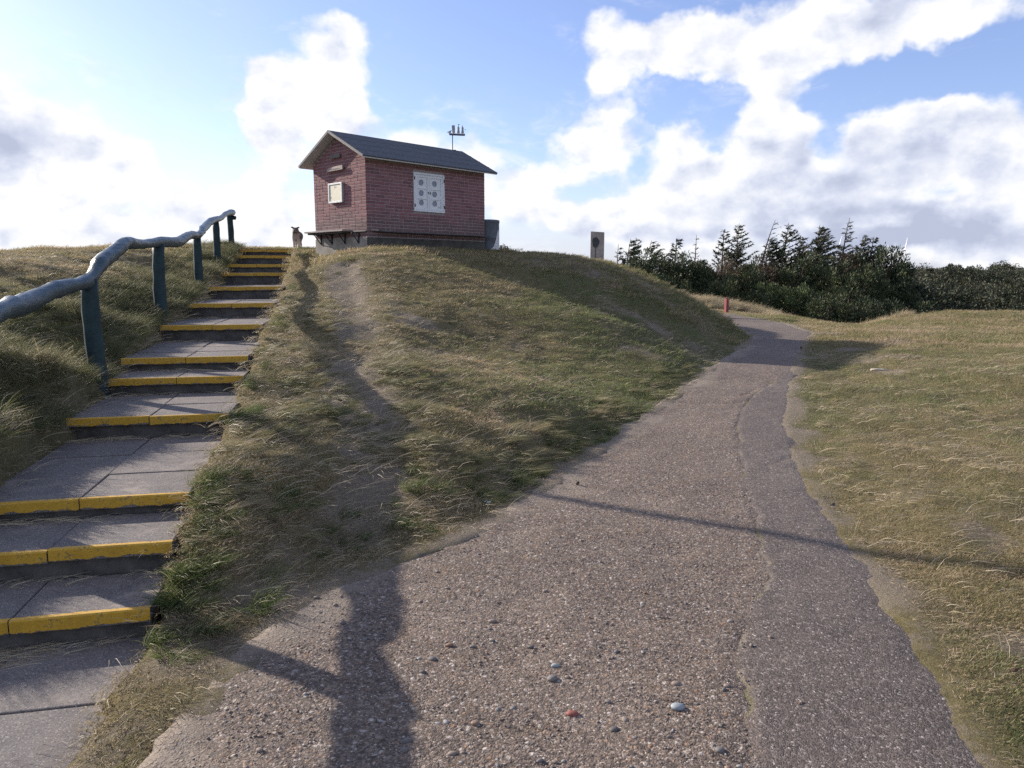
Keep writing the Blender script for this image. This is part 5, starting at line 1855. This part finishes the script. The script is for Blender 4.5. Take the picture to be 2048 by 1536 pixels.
# ------------------------------------------------------------------ grass
def tuft(seed, n, r, hmin, hmax, lean, wid, curl=0.5, bend=3):
    """a tuft of tapered curved blades; local +X is downwind"""
    rg_ = np.random.default_rng(seed)
    V_, F_ = [], []
    for i in range(n):
        a = rg_.uniform(0, 2 * math.pi)
        rr_ = r * math.sqrt(rg_.random())
        p = np.array((rr_ * math.cos(a), rr_ * math.sin(a), -0.01))
        h = rg_.uniform(hmin, hmax)
        d = np.array((lean + rg_.normal() * 0.35 + 0.35 * math.cos(a), rg_.normal() * 0.45 + 0.35 * math.sin(a), 1.0))
        d /= np.linalg.norm(d)
        end = np.array((lean * 1.6 + rg_.normal() * 0.4, rg_.normal() * 0.5, 0.15 - curl * rg_.random()))
        sd = np.cross(d, np.array((rg_.normal(), rg_.normal(), 0.3)))
        sd = sd / (np.linalg.norm(sd) + 1e-9) * wid * rg_.uniform(0.6, 1.2)
        k = len(V_)
        q = p.copy()
        for b in range(bend):
            f = b / bend
            V_.append(q + sd * (1 - 0.6 * f))
            V_.append(q - sd * (1 - 0.6 * f))
            dd = d * (1 - f) + end * f
            dd /= np.linalg.norm(dd) + 1e-9
            q = q + dd * h / bend
        V_.append(q)
        for b in range(bend - 1):
            F_.append((k + 2 * b, k + 2 * b + 1, k + 2 * b + 3, k + 2 * b + 2))
        F_.append((k + 2 * bend - 2, k + 2 * bend - 1, k + 2 * bend))
    return mesh_np('tuft', V_, F_)


M['turf'] = m_blade('short_turf_blades', [(0.0, (0.098, 0.103, 0.042)), (0.3, (0.205, 0.185, 0.079)), (0.55, (0.320, 0.259, 0.134)), (0.8, (0.427, 0.324, 0.222)), (1.0, (0.514, 0.383, 0.316))], 0.7)
M['long'] = m_blade('long_grass_blades', [(0.0, (0.071, 0.088, 0.040)), (0.35, (0.157, 0.167, 0.076)), (0.6, (0.268, 0.235, 0.127)), (0.85, (0.409, 0.326, 0.216)), (1.0, (0.534, 0.425, 0.315))], 0.8)
M['bank'] = m_blade('rank_bank_grass', [(0.0, (0.044, 0.059, 0.029)), (0.4, (0.105, 0.116, 0.056)), (0.7, (0.174, 0.170, 0.091)), (1.0, (0.334, 0.278, 0.184))], 0.55)
M['straw'] = m_blade('dry_straw', [(0.0, (0.24, 0.19, 0.12)), (0.5, (0.42, 0.35, 0.24)), (1.0, (0.60, 0.53, 0.41))], 0.0, trans=0.2, patch=False)
M['marram'] = m_blade('marram_grass', [(0.0, (0.215, 0.188, 0.106)), (0.4, (0.414, 0.340, 0.214)), (0.8, (0.628, 0.503, 0.329)), (1.0, (0.660, 0.628, 0.445))], 0.5, trans=0.3, patch=False)
M['green_turf'] = m_blade('green_turf_blades', [(0.0, (0.071, 0.106, 0.034)), (0.5, (0.151, 0.186, 0.068)), (1.0, (0.246, 0.263, 0.116))], 0.45)
M['fresh'] = m_blade('fresh_green_blades', [(0.0, (0.035, 0.058, 0.018)), (0.5, (0.085, 0.12, 0.035)), (1.0, (0.16, 0.18, 0.065))], 0.35, patch=False)
M['dead_turf'] = m_blade('matted_dead_turf', [(0.0, (0.169, 0.130, 0.085)), (0.5, (0.286, 0.227, 0.156)), (1.0, (0.429, 0.351, 0.247))], 0.3, trans=0.2, patch=False)


def withmat(me, m_):
    me.materials.append(m_)
    return me


WIND = math.atan2(-0.45, 1.0)
rs = np.random.default_rng(19)


def polar(n, r0, r1, az0, az1):
    r_ = r0 + (r1 - r0) * rs.random(n)
    a = np.radians(az0 + (az1 - az0) * rs.random(n))
    return r_ * np.sin(a), r_ * np.cos(a), r_


def place(x, y, keep):
    x, y = x[keep], y[keep]
    mk_ = masks(x, y)
    return x, y, ground_h(x, y, mk_), mk_


# 1 short turf everywhere off the path
x, y, r_ = (np.concatenate(q_) for q_ in zip(polar(105000, 1.7, 26, -46, 46), polar(26000, 1.7, 5.0, -44, 44)))
mk_ = masks(x, y)
sa, gr = sandness(x, y, mk_['pd']), greenness(x, y)
ok = (mk_['pd'] > 0.02) & ~mk_['stair'] & ~mk_['house'] & (rs.random(len(x)) > sa * 0.80)
x, y, r_, sa, gr = x[ok], y[ok], r_[ok], sa[ok], gr[ok]
z = ground_h(x, y)
pick = rs.integers(0, 4, len(x)) + np.where(rs.random(len(x)) < gr * 1.1, 4, 0)
pick = np.where(rs.random(len(x)) < sa * 1.3 - 0.05, 8 + rs.integers(0, 3, len(x)), pick)
n = len(x)
srcs = [withmat(tuft(s, 34, 0.085, 0.010, 0.028, 0.7, 0.0015, bend=2), M['turf']) for s in range(4)] + [withmat(tuft(s + 10, 34, 0.085, 0.014, 0.040, 0.4, 0.0015, bend=2), M['green_turf']) for s in range(4)] + [withmat(tuft(s + 20, 26, 0.10, 0.02, 0.055, 2.2, 0.0014, curl=0.3, bend=2), M['dead_turf']) for s in range(3)]
scatter('turf', np.c_[x, y, z], np.c_[rs.uniform(-.2, .2, (n, 2)), WIND + rs.normal(0, 0.9, n)], (0.75 + 0.05 * r_) * rs.uniform(0.7, 1.3, n) * (1 - 0.35 * sa), pick, srcs, label='short wind-combed turf covering the mound')

# 2 long wind-laid tussocks on the mound between the steps and the worn track, and along the path edge
x, y, r_ = polar(30000, 2.2, 15, -40, 40)
mk_ = masks(x, y)
sa = sandness(x, y, mk_['pd'])
lat = mk_['lat']
zone = np.exp(-((lat - 1.15) / 0.55) ** 2) * (lat > HALF + 0.02) * (y < 11) * 1.0
zone = np.maximum(zone, 1.2 * np.exp(-((lat - 0.68) / 0.12) ** 2) * (y < 18))
trk = seg_dist(x, y, TRACK)[0]
zone = np.maximum(zone, 0.8 * np.exp(-((trk - 0.35) / 0.25) ** 2) * (y < 9))
edge = np.exp(-((mk_['pd'] - 0.35) / 0.22) ** 2) * (x < y * 0.5) * (y > 4.3) * (y < 11) * 0.75
zone = np.maximum(zone, edge)
zone = np.maximum(zone, 0.022 * (x < 3))
zone = zone * sstep(fbm(x, y, 2.2, 3, 55), 0.44, 0.62) * (1 - 0.6 * sa) * 0.8
ok = (mk_['pd'] > 0.10) & (np.abs(lat) > HALF + 0.03) & ~mk_['house'] & (rs.random(len(x)) < zone * (0.15 + 0.085 * r_)) & (lat > 0)
x, y, r_ = x[ok], y[ok], r_[ok]
n = len(x)
srcs = [withmat(tuft(s + 30, 44, 0.055, 0.09, 0.24, 1.7, 0.0017, curl=0.6, bend=4), M['long']) for s in range(5)]
scatter('tussock_grass', np.c_[x, y, ground_h(x, y)], np.c_[rs.uniform(-.2, .2, (n, 2)), WIND + rs.normal(0, 0.55, n)], rs.uniform(0.6, 1.15, n), rs.integers(0, 5, n), srcs, label='long grass tussocks laid over by the wind beside the steps')

# 3 rank darker grass on the left bank by the handrail
x, y, r_ = polar(34000, 2.6, 20, -50, -12)
mk_ = masks(x, y)
lat = -mk_['lat']
zone = (lat > HALF + 0.03) * (np.exp(-((lat - 0.95) / 0.55) ** 2) + 0.30 * np.exp(-(lat / 3.0) ** 2))
zone = zone * (0.35 + 0.65 * sstep(fbm(x, y, 1.8, 3, 58), 0.38, 0.58))
ok = (rs.random(len(x)) < zone * (0.12 + 0.05 * r_)) & (y < 19)
x, y, r_, lat = x[ok], y[ok], r_[ok], lat[ok]
n = len(x)
srcs = [withmat(tuft(s + 50, 46, 0.07, 0.10, 0.30, 0.55, 0.0018, curl=0.5, bend=4), M['bank']) for s in range(5)]
scatter('bank_grass', np.c_[x, y, ground_h(x, y)], np.c_[rs.uniform(-.2, .2, (n, 2)), WIND + rs.normal(0, 0.9, n)], rs.uniform(0.55, 1.1, n) * (1.0 - 0.68 * sstep(lat, 0.9, 2.3)), rs.integers(0, 5, n), srcs, label='rank dark grass on the bank behind the handrail')

# 3b fresh green tussocks at the ends of the steps, where the slabs meet the slope
P3 = []
for i, lt_, k_ in ((0, 0.70, 16), (1, 0.72, 14), (2, 0.74, 10), (3, 0.70, 10), (4, 0.74, 7), (6, 0.74, 6), (8, 0.75, 5), (11, 0.80, 8), (12, 0.85, 8), (0, 1.05, 6), (2, 1.1, 8), (0, 0.63, 18), (1, 0.64, 16), (2, 0.65, 10), (3, 0.65, 8)):
    for q in range(k_):
        l_ = lt_ + rs.normal(0, 0.09)
        f_ = rs.normal(0.03, 0.17)
        P3.append((STEPS[i][0] + SE[0] * l_ + SF[0] * f_, STEPS[i][1] + SE[1] * l_ + SF[1] * f_))
for (cx0, cy0, k_) in ((0.15, 5.55, 8), (-0.5, 4.9, 8), (-0.2, 5.2, 7), (-0.75, 4.45, 6), (-1.05, 4.15, 6), (0.9, 7.3, 6), (0.55, 6.6, 6), (1.4, 8.4, 6), (-4.4, 8.2, 9), (-3.7, 6.3, 8), (-5.0, 11.3, 9), (-3.5, 5.3, 10), (-3.3, 4.4, 12)):
    for q in range(k_):
        P3.append((cx0 + rs.normal(0, 0.13), cy0 + rs.normal(0, 0.13)))
P3 = np.array(P3)
m3 = masks(P3[:, 0], P3[:, 1])
P3 = P3[(np.abs(m3['lat']) > HALF - 0.02) & (m3['pd'] > 0.05)]
n = len(P3)
srcs = [withmat(tuft(s + 150, 50, 0.05, 0.08, 0.20, 0.7, 0.0018, curl=0.5, bend=4), M['fresh']) for s in range(4)]
scatter('green_tussock', np.c_[P3, ground_h(P3[:, 0], P3[:, 1])], np.c_[rs.uniform(-.2, .2, (n, 2)), WIND + rs.normal(0, 0.8, n)], rs.uniform(0.6, 1.1, n), rs.integers(0, 4, n), srcs, label='fresh green grass clumps at the ends of the steps and along the path edge')

# 4 loose dry straws
x, y, r_ = polar(22000, 2.0, 14, -42, 42)
mk_ = masks(x, y)
ok = (mk_['pd'] > 0.03) & (np.abs(mk_['lat']) > HALF - 0.1) & ~mk_['house'] & (rs.random(len(x)) < 0.25 + 0.5 * (mk_['lat'] < 2.2) * (mk_['lat'] > -2.5))
x, y, r_ = x[ok], y[ok], r_[ok]
n = len(x)
S4 = np.where(r_ < 4.5, 0.62, 1.0)
ok4 = rs.random(n) < np.where(r_ < 3.6, 0.45, 1.0)
x, y, r_, S4 = x[ok4], y[ok4], r_[ok4], S4[ok4]
n = len(x)
srcs = [withmat(tuft(s + 70, 4, 0.12, 0.09, 0.26, 1.9, 0.0015, curl=0.35, bend=3), M['straw']) for s in range(5)]
zz = ground_h(x, y)
lt = np.abs(masks(x, y)['lat']) < HALF + 0.02
zz = np.where(lt, stair_line(masks(x, y)['run']) - 0.02, zz)
scatter('dry_straw', np.c_[x, y, zz + 0.012], np.c_[rs.uniform(-.15, .15, (n, 2)), WIND + rs.normal(0, 0.8, n)], rs.uniform(0.6, 1.1, n) * S4, rs.integers(0, 5, n), srcs, label='loose bleached straws strewn over the grass')

# 5 straw litter gathered at the back of the treads
P5 = []
for i, (sx_, sy_, sz_) in enumerate(STEPS[:8]):
    px0, py0 = sx_ + SF[0] * 0.02, sy_ + SF[1] * 0.02
    zt = STEPS[i - 1][2] if i else LAND_Z
    nn = (130, 26, 30, 60, 26, 20, 16, 12)[i]
    for k in range(nn):
        u = rs.uniform(-HALF, HALF * (0.95 if i else 0.6))
        if rs.random() < 0.5:
            u = -HALF + abs(rs.normal(0, 0.35))
        v = -abs(rs.normal(0, 0.05)) - 0.005
        P5.append((px0 + SE[0] * u + SF[0] * v, py0 + SE[1] * u + SF[1] * v, zt + 0.004))
P5 = np.array(P5)
n = len(P5)
srcs = [withmat(tuft(s + 90, 5, 0.05, 0.08, 0.22, 3.5, 0.0013, curl=0.05, bend=3), M['straw']) for s in range(4)]
scatter('straw_litter', P5, np.c_[np.zeros((n, 2)), HEAD + rs.normal(0, 0.35, n) + np.where(rs.random(n) < 0.5, 0, math.pi)], rs.uniform(0.6, 1.1, n), rs.integers(0, 4, n), srcs, label='dead straw gathered along the back of the step treads')

# 6 marram on the dune crest beyond the path
x = rs.uniform(5.5, 13.2, 4200)
y = rs.uniform(24.5, 33.0, 4200)
cx_ = np.interp(x, [5.5, 7.2, 8.9, 10.2, 11.2, 11.9, 12.6], [31.5, 30.2, 31.0, 30.0, 29.0, 27.2, 25.5])
wg = np.exp(-((y - cx_) / 1.3) ** 2) * (1 - 0.25 * sstep(x, 11.6, 13.2))
ok = (rs.random(4200) < wg) & (masks(x, y)['pd'] > 0.7)
x, y = x[ok], y[ok]
n = len(x)
srcs = [withmat(tuft(s + 110, 70, 0.16, 0.35, 0.75, 0.5, 0.005, curl=0.45, bend=4), M['marram']) for s in range(4)]
scatter('marram_grass', np.c_[x, y, ground_h(x, y)], np.c_[np.zeros((n, 2)), rs.normal(0, 0.7, n)], rs.uniform(0.6, 1.05, n) * (1 - 0.35 * sstep(x, 9.8, 12.8)), rs.integers(0, 4, n), srcs, label='tan marram grass along the dune crest beyond the path bend')

# 7 low rough grass at distance so that crests read as grass
x, y, r_ = polar(14000, 15, 36, -42, 46)
mk_ = masks(x, y)
ok = (mk_['pd'] > 0.1) & ~mk_['stair'] & ~mk_['house']
x, y, r_ = x[ok], y[ok], r_[ok]
n = len(x)
srcs = [withmat(tuft(s + 130, 40, 0.22, 0.04, 0.11, 0.5, 0.004, bend=2), M['turf']) for s in range(4)]
scatter('distant_turf', np.c_[x, y, ground_h(x, y)], np.c_[np.zeros((n, 2)), WIND + rs.normal(0, 0.9, n)], rs.uniform(0.7, 1.3, n), rs.integers(0, 4, n), srcs, label='rough turf on the crest and on the field beyond')

# ------------------------------------------------------------------ small things
def pine_cone(x, y, z, s, label, rz):
    root = empty('pine_cone', (x, y, z), rz, label=label, cat='pine cone', group='fallen pine cones')
    mb_ = MB()
    mb_.tube([(0, 0, -0.6 * s), (0, 0, 0.0), (0, 0, 0.9 * s)], [0.25 * s, 0.42 * s, 0.12 * s], 8)
    for lev in range(7):
        zz_ = (-0.5 + 0.2 * lev) * s
        rr_ = (0.52 - 0.05 * abs(lev - 2)) * s
        for k in range(7):
            a = k * 2 * math.pi / 7 + lev * 0.45
            c, si = math.cos(a), math.sin(a)
            mb_.add([(c * rr_ * 0.5 - si * 0.14 * s, si * rr_ * 0.5 + c * 0.14 * s, zz_), (c * rr_ * 0.5 + si * 0.14 * s, si * rr_ * 0.5 - c * 0.14 * s, zz_), (c * rr_ * 1.15, si * rr_ * 1.15, zz_ + 0.16 * s)], [(0, 1, 2)])
    o = mb_.build('scales', M['cone'], root, rot=(0.9, 0.2, 0), loc=(0, 0, 0.45 * s))
    return root


pine_cone(0.499, 5.5, float(path_z(0.499, 5.5)), 0.025, 'black pine cone lying alone on the path near its left edge', 0.4)
pine_cone(2.02, 2.79, float(ground_h([2.02], [2.79])[0]) + 0.005, 0.02, 'brown pine cone in the sandy grass close to the right of the path', 1.2)
pine_cone(5.33, 13.69, float(path_z(5.33, 13.69)), 0.035, 'dark pine cone at the far right edge of the path, first of a close pair', 2.0)
pine_cone(5.42, 13.35, float(ground_h([5.42], [13.35])[0]) + 0.01, 0.03, 'dark pine cone on the sand beside the path, nearer one of the far pair', 3.0)
mb = MB()
mb.tube([(-0.11, 0, 0.0), (-0.03, 0.01, 0.006), (0.05, -0.005, 0.004), (0.12, 0.0, 0.008)], [0.018, 0.016, 0.013, 0.008], 8, seed=3, rough=0.1)
stk = mb.build('driftwood_stick', M['stick'], None, smooth=True, loc=(5.227, 10.52, float(ground_h([5.227], [10.52])[0]) + 0.04), rot=(0, 0, -0.15))
tag(stk, 'bleached stick lying on the grass right of the path', 'stick')
ws = link('white_stone', PEBS[1].copy(), None, None, (-0.17, 5.0, float(ground_h([-0.17], [5.0])[0]) + 0.02), (0.2, 0.1, -0.3))
ws.data.materials.clear()
ws.data.materials.append(M['sun_patch_stone_white'])
ws.scale = (0.055, 0.05, 0.03)
tag(ws, 'flat white stone in the sand at the left edge of the path', 'stone')
